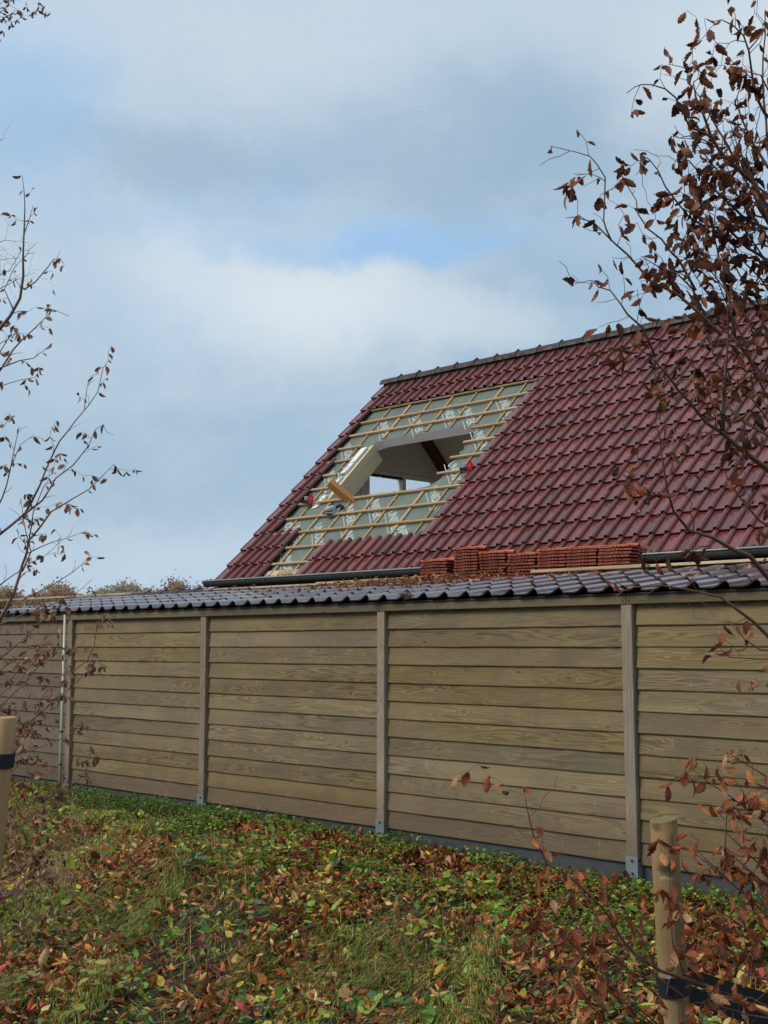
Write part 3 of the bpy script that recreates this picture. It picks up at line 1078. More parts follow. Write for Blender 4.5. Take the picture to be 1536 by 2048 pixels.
# ------------------------------------------------------------------ shed with the timber wall
PX = [-5.3965 - 2.7 * k_ for k_ in range(-1, 5)]          # posts
shed = empty('lean_to_shed', (-9.5, 0.6, 0.0), 'long low shed walled with horizontal weatherboards under a flat pitched brown tiled roof', 'shed')
ZB = 0.153                                              # underside of the lowest board
NB, BH = 12, 0.1645


def board_mesh(L_, seed):
    rs = random.Random(seed)
    n_ = 9
    prof = [(-0.030, 0.0), (-0.026, -0.004), (0.0, -0.004), (0.0, BH + 0.018), (-0.012, BH + 0.018), (-0.031, 0.004)]
    # (y, z): the lower edge stands proud of the board below
    prof = [(0.0, 0.0), (0.0, BH + 0.02), (-0.010, BH + 0.02), (-0.030, 0.006), (-0.026, 0.0)]
    vs, fs = [], []
    for i in range(n_ + 1):
        x = -L_ / 2 + L_ * i / n_
        dz = rs.uniform(-.0022, .0022); dy = rs.uniform(-.0025, .0025)
        for (y, z) in prof:
            vs.append((x, y + (dy if y < -0.005 else 0), z + (dz if z < 0.05 else 0)))
    k_ = len(prof)
    for i in range(n_):
        for q in range(k_):
            q2 = (q + 1) % k_
            fs.append((i * k_ + q, i * k_ + q2, (i + 1) * k_ + q2, (i + 1) * k_ + q))
    fs.append(tuple(range(k_))); fs.append(tuple(n_ * k_ + q for q in reversed(range(k_))))
    return mesh_from('board', vs, fs, False, M['board'])


PW = 0.098
bay_edges = [(-2.6965, -0.2)] + [(PX[i + 1], PX[i]) for i in range(len(PX) - 1)] + [(-18.9, PX[-1])]
bmeshes = {}
for bi, (xa, xb) in enumerate(bay_edges):
    L_ = xb - xa - PW - 0.012
    old = xb <= -13.4
    key = (round(L_, 2), old)
    if key not in bmeshes:
        bmeshes[key] = [board_mesh(L_, 5 + s) for s in range(4)]
        if old:
            for q in bmeshes[key]:
                q.materials.clear(); q.materials.append(M['board_old'])
    for k_ in range(NB):
        me = bmeshes[key][random.randrange(4)]
        mw = Matrix.Translation(((xa + xb) / 2 + random.uniform(-.002, .002), -0.004 + random.uniform(-.0015, .0015), ZB + BH * k_ + random.uniform(-.0025, .0025)))
        mw = mw @ Matrix.Rotation(random.uniform(-.0008, .0008), 4, 'Y')
        link_obj('board', me, shed, None, mw)
post_me = MB().box(-PW / 2, PW / 2, -0.065, 0.035, 0.0, NB * BH + 0.01).mesh('post', M['post'])
bm = bmesh.new(); bm.from_mesh(post_me); bmesh.ops.bevel(bm, geom=bm.edges[:], offset=0.004, segments=1, affect='EDGES'); bm.to_mesh(post_me); bm.free()
br = MB()
br.box(-PW / 2 - .004, PW / 2 + .004, -0.072, -0.0665, 0.0, 0.155)
br.box(-PW / 2 - .0045, -PW / 2 - .001, -0.0664, 0.02, 0.0, 0.12)
br.box(PW / 2 + .001, PW / 2 + .0045, -0.0664, 0.02, 0.0, 0.12)
br.box(-PW / 2 - .003, PW / 2 + .003, -0.0663, 0.02, 0.001, 0.006)
br_me = br.mesh('post_bracket', M['galv'])
bolt_me = MB().tube([(0, -0.0725, 0), (0, -0.080, 0)], 0.011, 6).mesh('bolt', M['bolt'])
pin_me = MB().tube([(0, -0.03, -0.3), (0, -0.03, 0.0)], 0.022, 8).mesh('bracket_foot', M['galv'])
for i, x in enumerate(PX):
    po = link_obj('post', post_me, shed, None, Matrix.Translation((x, -0.004, ZB + 0.035)) @ Matrix.Rotation(random.uniform(-.004, .004), 4, 'Y'))
    zb_ = ZB - 0.075 - (0.02 if x > -6 else 0)
    b_ = link_obj('post_bracket', br_me, po, None, Matrix.Translation((x, -0.004, zb_)))
    link_obj('bolt', bolt_me, po, None, Matrix.Translation((x + random.uniform(-.01, .01), -0.004, zb_ + 0.125)))
    link_obj('bolt', bolt_me, po, None, Matrix.Translation((x + random.uniform(-.01, .01), -0.004, zb_ + 0.03)))
    link_obj('bracket_foot', pin_me, po, None, Matrix.Translation((x, -0.004, zb_)))
# wall plate pieces butted over the posts, with screws
BZ0, BZ1 = 0.327 + EYE, 0.327 + EYE + 0.088
edges = [-0.2] + PX + [-18.9]
for a, b in zip(edges[:-1], edges[1:]):
    o = MB().box(-(a - b) / 2 + 0.002, (a - b) / 2 - 0.002, -0.075, 0.03, 0, BZ1 - BZ0).build('beam', M['beam'], shed, Matrix.Translation(((a + b) / 2, -0.004, BZ0 + random.uniform(-.003, .003))), bevel=0.004)
    for xx in (a, b):
        for sz in (0.028, 0.078):
            if xx in PX:
                sgn = -1 if xx == a else 1
                MB().tube([(xx + sgn * 0.028, -0.0795, BZ0 + sz), (xx + sgn * 0.028, -0.083, BZ0 + sz)], 0.0075, 6).build('screw', M['bolt'], o)
# plinth
MB().box(-18.9, -0.2, -0.006, 0.06, -0.4, ZB + 0.012).build('plinth', M['plinth'], shed)
# end and back walls, floor (dark inside)
MB().box(-18.9, -18.8, 0.04, 1.45, -0.1, 2.1).build('end_wall', M['board_old'], shed)
MB().box(-0.3, -0.2, 0.04, 1.45, -0.1, 2.1).build('end_wall', M['board_old'], shed)
MB().box(-18.9, -0.2, 1.45, 1.53, -0.1, 2.33).build('back_wall', M['board_old'], shed)
# downpipe of pale cane against the leftmost post
dp = MB()
dp.tube([(-13.615, -0.085, 0.02), (-13.60, -0.085, 1.2), (-13.585, -0.09, BZ1 - 0.02)], [0.021, 0.020, 0.019], 8)
o = dp.build('downpipe', simple_mat('pale_pipe', (0.55, 0.53, 0.40), 0.5, 0.35, 5), shed, smooth=True)
for z_ in (0.35, 0.75, 1.15, 1.5, 1.85):
    MB().tube([(-13.607, -0.0855, z_), (-13.607, -0.0855, z_ + 0.025)], 0.024, 8).build('pipe_clip', M['zinc'], o)

# shed roof
SP = R(9.9)
S_V = np.array([0, math.cos(SP), math.sin(SP)]); S_N = np.array([0, -math.sin(SP), math.cos(SP)])
S0Y, S0Z = -0.135, 0.420 + EYE
STW, SG = 0.2475, 0.312


def sp_(x, v, n=0.0):
    return np.array([x, S0Y, S0Z + left_drop(x)]) + S_V * v + S_N * n


def left_drop(x):
    return 0.0


def shed_prof(w_):
    p = [(-0.004, 0.006), (0.0, 0.002), (0.03, 0.0), (0.11, 0.0), (0.145, 0.009), (0.18, 0.031), (0.203, 0.044), (0.222, 0.042), (0.238, 0.026), (0.247, 0.003), (0.255, -0.006)]
    return p


s_me = tile_mesh('roof_tile', shed_prof(STW), 0.385, 0.011, M['tile_shed'], M['tile_edge'])
S_TILT = math.atan2(0.017, SG)
nrow = 4
xr = -2.2
sx0 = -15.36
ncol = int((xr - sx0) / STW)
items = []
for r in range(nrow):
    for c in range(ncol):
        x = sx0 + c * STW
        rs = random.Random(r * 71 + c * 13 + 5)
        mw = frame(sp_(x + rs.uniform(-.003, .003), SG * r + rs.uniform(-.006, .006), 0.018 + rs.uniform(-.002, .003)), (1, 0, 0), S_V, S_N) @ Matrix.Rotation(-S_TILT, 4, 'X') @ Matrix.Rotation(rs.uniform(-.012, .012), 4, 'Z')
        ctr = sp_(x + .12, SG * r + .15)
        items.append((0 if in_view(ctr, 10) else 1, float(np.linalg.norm(ctr - CAM)), mw))
items.sort(key=lambda q: (q[0], q[1]))
for q in items[:300]:
    link_obj('roof_tile', s_me, shed, None, q[2])
if items[300:]:
    join_instances('roof_tiles', [(s_me, q[2]) for q in items[300:]], shed, M['tile_shed'])
MB().box(sx0 + 0.03, xr - 0.02, 0.05, 1.34, -0.05, -0.02).build('roof_deck', M['black'], shed, frame((0, S0Y, S0Z), (1, 0, 0), S_V, S_N))
# ridge tiles at the top edge where nothing leans on it
rme2 = ridge_mesh(0.36)
for k_ in range(7):
    x = -13.95 + 0.36 * k_
    P = sp_(x, 1.33, 0.02)
    link_obj('ridge_tile', rme2, shed, None, Matrix.Translation(P) @ Matrix.Scale(0.62, 4, (0, 0, 1)))


# laths along the top of the shed roof
def lath(xa, xb, za, zb, y, h=0.03, wdt=0.05, name='lath', mat=None):
    a = Vector((xa, y, za)); b = Vector((xb, y, zb))
    xdir = (b - a).normalized()
    mw = frame((a + b) / 2, xdir, (0, 1, 0), xdir.cross(Vector((0, 1, 0))))
    L_ = (b - a).length
    return MB().box(-L_ / 2, L_ / 2, -wdt / 2, wdt / 2, 0, h).build(name, mat or M['grey_batten'], shed, mw, bevel=0.003)


def lath_px(p0, p1, y, **kw):
    A, B_ = at_y(p0[0], p0[1], y), at_y(p1[0], p1[1], y)
    zr = float(sp_(0, (y - S0Y) / math.cos(SP))[2]) + 0.05
    return lath(A[0], B_[0], max(zr, A[2]), max(zr, B_[2]), y, **kw)


lath_px((-60, 1216), (318, 1190), 1.17, h=0.025)
lath_px((410, 1189), (640, 1174), 1.10, h=0.022)
lath_px((634, 1175), (702, 1171), 1.15, h=0.03)
lath_px((700, 1173), (880, 1165), 1.13, h=0.032, wdt=0.09)
lath_px((1068, 1165), (1222, 1153), 1.19, h=0.028, wdt=0.10)
lath_px((1218, 1153), (1300, 1150), 1.17, h=0.03, wdt=0.10)
lath_px((1225, 1155), (1640, 1131), 1.19, h=0.024)
# remains of an old nest under the eave with its stain below
nm = MB()
Pn = at_y(814, 1190, -0.11)
for _ in range(40):
    q = Vector(Pn) + Vector((random.gauss(0, .035), random.uniform(-.03, .02), random.gauss(0, .014)))
    a = Vector((random.gauss(0, 1), random.gauss(0, 1), random.gauss(0, .5))).normalized() * 0.03
    nm.tube([q - a, q + a], 0.004, 4)
o = nm.build('nest_remains', M['stick'], shed); o['kind'] = 'stuff'

# ------------------------------------------------------------------ stacks of taken-off tiles on the shed roof
st_prof = [(-0.10, 0.004), (-0.094, 0.0), (0.03, 0.0), (0.042, 0.005), (0.056, 0.020), (0.068, 0.026), (0.082, 0.021), (0.095, 0.002)]


def stack_tile_mesh():
    n_ = len(st_prof)
    mb_ = MB()
    L_ = 0.345
    th = 0.017
    for s, x in enumerate((-L_ / 2, L_ / 2)):
        for (y, z) in st_prof: mb_.v.append((x, y, z + th))
        for (y, z) in st_prof: mb_.v.append((x, y, z))
    for i in range(n_ - 1):
        mb_.f += [(i, 2 * n_ + i, 2 * n_ + i + 1, i + 1), (n_ + i + 1, 3 * n_ + i + 1, 3 * n_ + i, n_ + i),
                  (i, i + 1, n_ + i + 1, n_ + i), (2 * n_ + i + 1, 2 * n_ + i, 3 * n_ + i, 3 * n_ + i + 1)]
    mb_.f += [(0, n_, 3 * n_, 2 * n_), (n_ - 1, 3 * n_ - 1, 4 * n_ - 1, 2 * n_ - 1)]
    mb_.mi = [0] * len(mb_.f)
    # interlocking nibs along the near edge and at the left end
    for a in (-0.155, -0.03, 0.01, 0.05):
        mb_.box(a, a + 0.03, -0.109, -0.1005, 0.004, 0.019)
    mb_.box(-L_ / 2 + .002, L_ / 2 - .12, -0.106, -0.1002, 0.0195, 0.0235)
    mb_.box(-L_ / 2 - 0.012, -L_ / 2 - 0.0005, -0.085, 0.02, 0.003, 0.015)
    return mb_.mesh('roof_tile', M['clay'])


stk_me = stack_tile_mesh()
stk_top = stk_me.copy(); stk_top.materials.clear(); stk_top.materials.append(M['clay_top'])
stk = [(833, 900, 1165, 1120, 'leftmost and lowest'), (905, 958, 1166, 1092, 'tall second'), (956, 1013, 1163, 1102, 'third'),
       (1011, 1071, 1162, 1103, 'fourth'), (1071, 1132, 1160, 1098, 'fifth'), (1131, 1194, 1158, 1092, 'sixth'), (1194, 1264, 1156, 1088, 'rightmost')]
STY = 1.27
ordinal = ['topmost', 'second', 'third', 'fourth', 'fifth', 'sixth', 'seventh', 'eighth', 'ninth', 'tenth', 'eleventh', 'twelfth', 'thirteenth']
for si, (xa, xb, yb, yt, nm_) in enumerate(stk):
    A, B_ = at_y(xa, yb, STY), at_y(xb, yb, STY)
    T = at_y((xa + xb) / 2, yt, STY)
    zb_ = float(at_y((xa + xb) / 2, yb, STY)[2])
    nt_ = int(round((T[2] - zb_) / 0.031))
    scx = (B_[0] - A[0] - 0.022) / 0.357
    rot = random.uniform(-.05, .05)
    for k_ in range(nt_):
        mw = Matrix.Translation(((A[0] + B_[0]) / 2 + random.uniform(-.009, .009), STY + 0.105 + random.uniform(-.012, .012), zb_ + k_ * 0.0312)) @ \
            Matrix.Rotation(rot + random.uniform(-.035, .035), 4, 'Z') @ Matrix.Rotation(random.uniform(-.012, .012), 4, 'Y') @ Matrix.Scale(min(scx, 1.03), 4, (1, 0, 0))
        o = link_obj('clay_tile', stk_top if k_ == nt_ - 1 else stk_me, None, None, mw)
        ki = nt_ - 1 - k_
        side = {0: 'low stack left of all others', 1: 'tall stack second from the left', 2: 'third stack from the left', 3: 'middle stack of the seven',
                4: 'third stack from the right', 5: 'second stack from the right', 6: 'rightmost stack, beside the bare gutter'}[si]
        lab = 'clay tile, %s' % (ordinal[ki] if ki == 0 else ('lowest' if k_ == 0 else ordinal[ki] + ' from the top')) + ' of the ' + side
        tag(o, lab, 'roof tile', 'clay tiles stacked on the shed roof', 'thing')

# ------------------------------------------------------------------ tools and offcut on the house roof
# plank stub sticking out of the hole's lower left corner
a = on_roof(703, 1002, -0.06); b = on_roof(660, 966, 0.26)
# make it a straight rigid piece
a, b = Vector(a), Vector(b)
d = (b - a).normalized()
up = Vector(E_N); side = d.cross(up).normalized(); up = side.cross(d)
mw = frame(a, d, side, up)
o = MB().box(-0.05, (b - a).length, -0.035, 0.035, -0.085, 0.085).build('timber_offcut', None, None, mw, mats=[M['orange_wood'], M['rafter']], bevel=0.003)
tag(o, 'orange brown timber offcut sticking up out of the lower left corner of the roof hole', 'timber')


def red_tool(px, py, label, n_off):
    P = on_roof(px, py, n_off)
    t_ = empty('laser_level', P, label, 'tool', 'small red tools on the battens')
    bs = frame(P, (0.93, -0.25, 0.27), (0.25, 0.95, 0.15), (-0.3, -0.1, 0.95))
    WORLD[t_.name] = Matrix.Translation(P)
    # diamond shaped red end plate facing the viewer
    vdir = Vector(CAM - P).normalized()
    sd = Vector((0, 0, 1)).cross(vdir).normalized(); upv = vdir.cross(sd)
    fm_ = frame(P, sd, upv, vdir)
    pts = [(0, -0.068), (0.036, -0.052), (0.044, 0.005), (0.012, 0.07), (-0.006, 0.066), (-0.042, 0.0), (-0.034, -0.05)]
    n_ = len(pts)
    vs = [(x, y, 0.02) for x, y in pts] + [(x * 1.05, y * 1.05, -0.03) for x, y in pts]
    fs = [tuple(range(n_))] + [(i, n_ + i, n_ + (i + 1) % n_, (i + 1) % n_) for i in range(n_)] + [tuple(reversed(range(n_, 2 * n_)))]
    link_obj('end_plate', mesh_from('end_plate', vs, fs, False, M['red']), t_, None, fm_)
    zz = [(-0.012, -0.02), (0.0, 0.004), (-0.004, 0.006), (0.012, 0.026), (0.004, 0.0), (0.009, -0.002), (-0.002, -0.022)]
    link_obj('logo', mesh_from('logo', [(x, y, 0.0216) for x, y in zz], [(0, 1, 2, 3, 4, 5, 6)], False, M['print']), t_, None, fm_)
    MB().box(-0.125, -0.03, -0.075, -0.030, -0.06, 0.012).build('base', M['black'], t_, fm_, bevel=0.006)
    MB().box(-0.085, -0.028, -0.029, 0.03, -0.06, 0.0).build('housing', M['greyplastic'], t_, fm_, bevel=0.008)
    return t_


red_tool(621, 997, 'red tool with a black base by the left edge of the stripped roof strip', 0.05)
red_tool(939, 930, 'red tool with a black base right of the hole beside the intact tiles', 0.05)
# power tool resting on a batten below the hole
P = on_roof(666, 1018, 0.03)
vdir = Vector(CAM - P).normalized(); sd = Vector((0, 0, 1)).cross(vdir).normalized(); upv = vdir.cross(sd)
saw = empty('power_saw', P, 'small grey and black power saw lying on the underlay below the hole', 'saw')
WORLD[saw.name] = Matrix.Translation(P)
fm_ = frame(P, sd, upv, vdir)
MB().tube([(-0.10, -0.02, 0), (-0.05, 0.0, 0.0), (0.0, 0.012, 0), (0.04, 0.02, 0)], [0.03, 0.045, 0.05, 0.036], 10).build('body', M['greyplastic'], saw, fm_, smooth=True)
MB().box(-0.125, 0.09, -0.075, -0.058, -0.05, 0.05).build('sole_plate', M['black'], saw, fm_, bevel=0.004)
MB().tube([(0.03, 0.02, 0.0), (0.09, 0.055, 0.0), (0.13, 0.03, 0), (0.12, -0.02, 0)], [0.028, 0.026, 0.028, 0.03], 8).build('handle', M['black'], saw, fm_, smooth=True)
MB().tube([(0.03, -0.05, 0.03), (0.03, -0.05, 0.055)], 0.048, 14).build('blade_guard', M['zinc_rim'], saw, fm_)
MB().tube([(-0.06, 0.04, 0.0), (0.02, 0.062, 0.0)], 0.018, 8).build('motor_cap', M['black'], saw, fm_)


# ------------------------------------------------------------------ batch scatter of small leaves
def tinted_mesh(name, V, F, tint, mat, smooth_=False):
    """V (n,3), F (m,3 or 4) arrays, tint (n,3)"""
    me = bpy.data.meshes.new(name)
    nv, nf, k_ = len(V), len(F), F.shape[1]
    me.vertices.add(nv); me.vertices.foreach_set('co', V.astype(np.float32).ravel())
    me.loops.add(nf * k_); me.loops.foreach_set('vertex_index', F.astype(np.int32).ravel())
    me.polygons.add(nf)
    me.polygons.foreach_set('loop_start', np.arange(0, nf * k_, k_, dtype=np.int32))
    me.polygons.foreach_set('loop_total', np.full(nf, k_, dtype=np.int32))
    if smooth_:
        me.polygons.foreach_set('use_smooth', np.ones(nf, dtype=bool))
    me.update(calc_edges=True)
    at = me.attributes.new('tint', 'FLOAT_COLOR', 'POINT')
    at.data.foreach_set('color', np.c_[tint, np.ones(nv)].astype(np.float32).ravel())
    me.materials.append(mat)
    return me


def rots(n, tilt):
    """random rotation matrices: spin about z then tilt away from the horizontal by up to tilt (array or scalar)"""
    a = rng.uniform(0, 2 * np.pi, n); b = rng.normal(0, 1, n) * tilt; c = rng.normal(0, 1, n) * tilt
    ca_, sa_, cb, sb, cc, sc = np.cos(a), np.sin(a), np.cos(b), np.sin(b), np.cos(c), np.sin(c)
    Z0 = np.zeros(n); O = np.ones(n)
    Rz = np.stack([ca_, -sa_, Z0, sa_, ca_, Z0, Z0, Z0, O], 1).reshape(n, 3, 3)
    Rx = np.stack([O, Z0, Z0, Z0, cb, -sb, Z0, sb, cb], 1).reshape(n, 3, 3)
    Ry = np.stack([cc, Z0, sc, Z0, O, Z0, -sc, Z0, cc], 1).reshape(n, 3, 3)
    return Rx @ Ry @ Rz


LEAF_T = np.array([[0, 0, 0], [-0.26, 0.3, 0.07], [0.26, 0.3, 0.07], [0, 0.35, 0], [-0.24, 0.66, 0.09], [0.24, 0.66, 0.09], [0, 0.7, 0.02], [0, 1.0, 0.1]])
LEAF_F = np.array([[0, 3, 1], [0, 2, 3], [1, 3, 6], [1, 6, 4], [3, 2, 5], [3, 5, 6], [4, 6, 7], [6, 5, 7]])
ROUND_T = np.array([[0, 0, 0], [-0.42, 0.35, 0.08], [0.42, 0.35, 0.08], [0, 0.45, 0], [-0.3, 0.8, 0.04], [0.3, 0.8, 0.04], [0, 0.8, 0.0], [0, 0.98, -0.05]])


def leaf_batch(P, size, Rm, cols, T=LEAF_T, curl=None):
    n = len(P)
    tt = np.broadcast_to(T, (n,) + T.shape).copy()
    if curl is not None:
        tt[:, :, 2] *= curl[:, None]
        tt[:, :, 0] *= (1.1 - 0.25 * np.clip(np.abs(curl), 0, 3))[:, None]
    V = np.einsum('nij,nkj->nki', Rm, tt) * size[:, None, None] + P[:, None, :]
    F = (LEAF_F[None] + (np.arange(n) * len(T))[:, None, None]).reshape(-1, 3)
    return V.reshape(-1, 3), F, np.repeat(cols, len(T), 0)


def pick(cols, n, wts=None, jit=0.18):
    cols = np.array(cols)
    idx = rng.choice(len(cols), n, p=None if wts is None else np.array(wts) / np.sum(wts))
    return np.clip(cols[idx] * (1 + rng.normal(0, jit, (n, 1))) * (1 + rng.normal(0, 0.06, (n, 3))), 0.004, 1)


def sample_ground(n, x0=-17.5, x1=-1.2, y0=-5.2, y1=-0.02):
    n = int(n * 1.4)
    """points on the ground inside the view (with some margin), denser where nearer"""
    out = []
    while sum(len(o) for o in out) < n:
        x = rng.uniform(x0, x1, n * 2); y = rng.uniform(y0, y1, n * 2)
        z = gh(x, y)
        P = np.c_[x, y, z]
        d = P - CAM; zz = d @ c_f
        px = 768 + FPX * (d @ c_r) / zz; py = 1024 - FPX * (d @ c_u) / zz
        ok = (px > -420) & (px < 2050) & (py < 2300)
        out.append(P[ok])
    return np.concatenate(out)[:n]


def nz(P, s, o=0.0):
    """cheap smooth noise in 0..1"""
    x, y = P[:, 0] * s + o, P[:, 1] * s - o * 0.7
    return 0.5 + 0.25 * (np.sin(x * 1.7 + 1.3 * np.sin(y * 1.1 + o)) * np.cos(y * 1.9 - 0.9 * np.sin(x * 0.7)) + np.sin(x * 3.1 + y * 2.3 + o) * 0.7 + 0.3 * np.sin(5.7 * x - 4.9 * y))


BROWN = [(0.19, 0.052, 0.020), (0.29, 0.083, 0.028), (0.11, 0.034, 0.018), (0.42, 0.135, 0.036), (0.52, 0.21, 0.065), (0.54, 0.30, 0.14), (0.60, 0.20, 0.025), (0.32, 0.045, 0.042), (0.62, 0.42, 0.05)]
BW = [5, 5, 4, 3.4, 2.2, 1.3, 1.0, 0.7, 0.45]


def litter():
    P = np.concatenate([sample_ground(74000), sample_ground(9000, y0=-0.7)])
    dens = nz(P, 1.1, 2.0)
    up_ = smooth(-2.4, -0.6, P[:, 1])                     # near the wall: thick litter
    keep = rng.uniform(0, 1, len(P)) < (0.16 + 0.40 * up_ + 0.46 * (dens > 0.52)) * (1 - 0.85 * np.exp(-(((P[:, 0] + 11.6) / 1.5) ** 2 + ((P[:, 1] + 0.6) / 0.5) ** 2)))
    P = P[keep]
    n = len(P)
    P[:, 2] += np.abs(rng.normal(0.012, 0.016, n)) + 0.012 + rng.uniform(0.0, 0.06, n) * (P[:, 1] < -1.7)
    size = np.clip(rng.lognormal(-2.83, 0.27, n), 0.028, 0.115)
    big = rng.uniform(0, 1, n) < 0.06
    size[big] *= 1.35
    near = (P[:, 1] < -1.6)
    cols = pick(BROWN, n, BW)
    bw = rng.uniform(0, 1, n) < 0.30
    cols[near & bw] = pick([(0.66, 0.26, 0.065), (0.68, 0.40, 0.14), (0.58, 0.17, 0.045), (0.66, 0.50, 0.2), (0.46, 0.08, 0.07)], int((near & bw).sum()))
    curl = rng.normal(0, 3.0, n)
    V, F, C = leaf_batch(P, size, rots(n, 0.62), cols, LEAF_T, curl)
    o = link_obj('leaf_litter', tinted_mesh('leaf_litter', V, F, C, M['litter']))
    tag(o, 'brown and orange fallen leaves littering the bank below the timber wall', 'fallen leaves', kind='stuff')


def groundcover():
    P = np.concatenate([sample_ground(34000), sample_ground(9000, x0=-13.4, x1=-9.6, y0=-1.3, y1=-0.1)])
    a = nz(P, 1.7, 5.0)
    wall = smooth(-2.6, -1.2, P[:, 1])
    foot = smooth(-0.40, -0.10, P[:, 1])
    patch = np.exp(-(((P[:, 0] + 11.6) / 1.5) ** 2 + ((P[:, 1] + 0.5) / 0.55) ** 2))
    pr = 0.14 + 0.95 * wall * (a > 0.49) + 0.75 * patch + 0.35 * foot * (nz(P, 2.6, 1.0) > 0.5)
    P = P[rng.uniform(0, 1, len(P)) < pr]
    n = len(P)
    P[:, 2] += rng.uniform(0.015, 0.085, n) + 0.02 * rng.uniform(0, 1, n) * (P[:, 1] > -0.5) * 3
    size = rng.uniform(0.020, 0.046, n)
    cols = pick([(0.14, 0.235, 0.035), (0.20, 0.31, 0.045), (0.10, 0.165, 0.035), (0.34, 0.40, 0.07), (0.22, 0.255, 0.045), (0.42, 0.43, 0.09)], n, [4, 4, 3, 1.6, 2.5, 0.7])
    pt = np.exp(-(((P[:, 0] + 11.6) / 1.5) ** 2 + ((P[:, 1] + 0.5) / 0.55) ** 2)) > 0.35
    cols[pt] = pick([(0.085, 0.17, 0.035), (0.12, 0.22, 0.04), (0.16, 0.21, 0.05)], int(pt.sum()))
    size[pt] *= 0.7
    # three leaflets per spot
    Pn, Sn, Cn = [], [], []
    for k_ in range(3):
        q = P + np.c_[rng.normal(0, .016, (n, 2)), rng.normal(0, .009, n)]
        Pn.append(q); Sn.append(size * rng.uniform(.7, 1.1, n)); Cn.append(cols * rng.uniform(.8, 1.2, (n, 1)))
    Pn, Sn, Cn = np.concatenate(Pn), np.concatenate(Sn), np.concatenate(Cn)
    V, F, C = leaf_batch(Pn, Sn, rots(len(Pn), 0.4), Cn, ROUND_T, rng.normal(0.8, 0.8, len(Pn)))
    o = link_obj('ground_cover', tinted_mesh('ground_cover', V, F, C, M['green']))
    tag(o, 'low green ground cover growing through the fallen leaves', 'ground cover', kind='stuff')


def grass():
    P = sample_ground(150000, y1=-0.6)
    a = nz(P, 1.3, 9.0)
    bank = smooth(-1.5, -2.3, P[:, 1])
    left = smooth(-7.5, -9.5, P[:, 0]) * smooth(-0.7, -1.5, P[:, 1])
    pr = 0.02 + 0.85 * bank * (0.12 + 0.88 * (a > 0.50)) * (1 - 0.8 * smooth(-4.6, -3.8, P[:, 0])) + 0.42 * left
    P = P[rng.uniform(0, 1, len(P)) < pr]
    n = len(P)
    hgt = rng.uniform(0.07, 0.20, n) * (0.55 + 0.9 * nz(P, 3.3, 3.0))
    # tussocks: lean direction shared by neighbourhood, falling down the bank
    ang_ = -np.pi / 2 + 1.3 * (nz(P, 1.9, 4.0) - 0.5) * 2 + rng.normal(0, 0.42, n)
    lean = np.abs(rng.normal(0.75, 0.35, n))
    wd = rng.uniform(0.0020, 0.0044, n)
    dx, dy = np.cos(ang_), np.sin(ang_)
    px_, py_ = -dy, dx
    S = []
    for s, hh, ll, ww in ((0, 0, 0, 1.0), (1, 0.55, 0.35, 0.85), (2, 0.78, 0.85, 0.5), (3, 0.70, 1.25, 0.06)):
        h_ = hgt * hh * (1.15 - 0.45 * lean); l_ = hgt * ll * lean
        cx_, cy_, cz = P[:, 0] + dx * l_, P[:, 1] + dy * l_, P[:, 2] + h_ - 0.30 * l_ * (P[:, 1] < -1.7)
        S.append(np.c_[cx_ - px_ * wd * ww, cy_ - py_ * wd * ww, cz]); S.append(np.c_[cx_ + px_ * wd * ww, cy_ + py_ * wd * ww, cz])
    V = np.stack(S, 1)
    base_ = np.arange(n) * 8
    F = np.concatenate([np.stack([base_ + i, base_ + i + 1, base_ + i + 3, base_ + i + 2], 1) for i in (0, 2, 4)])
    straw = nz(P, 1.0, 7.0) + 0.55 * smooth(-7.5, -9.5, P[:, 0]) * smooth(-3.4, -2.2, P[:, 1])
    cols = pick([(0.19, 0.225, 0.04), (0.25, 0.285, 0.055), (0.15, 0.18, 0.035), (0.32, 0.31, 0.08), (0.39, 0.34, 0.11)], n, [3, 3, 3, 2, 1.2])
    cols *= (0.75 + 0.6 * nz(P, 3.3, 3.0))[:, None]
    st = rng.uniform(0, 1, n) < np.clip((straw - 0.42) * 1.7, 0.14, 0.8)
    cols[st] = pick([(0.58, 0.41, 0.17), (0.46, 0.31, 0.12), (0.64, 0.50, 0.24), (0.36, 0.22, 0.085)], int(st.sum()))
    o = link_obj('grass', tinted_mesh('grass', V.reshape(-1, 3), F, np.repeat(cols, 8, 0), M['grass']))
    tag(o, 'long olive and straw coloured grass lying over the bank', 'grass', kind='stuff')


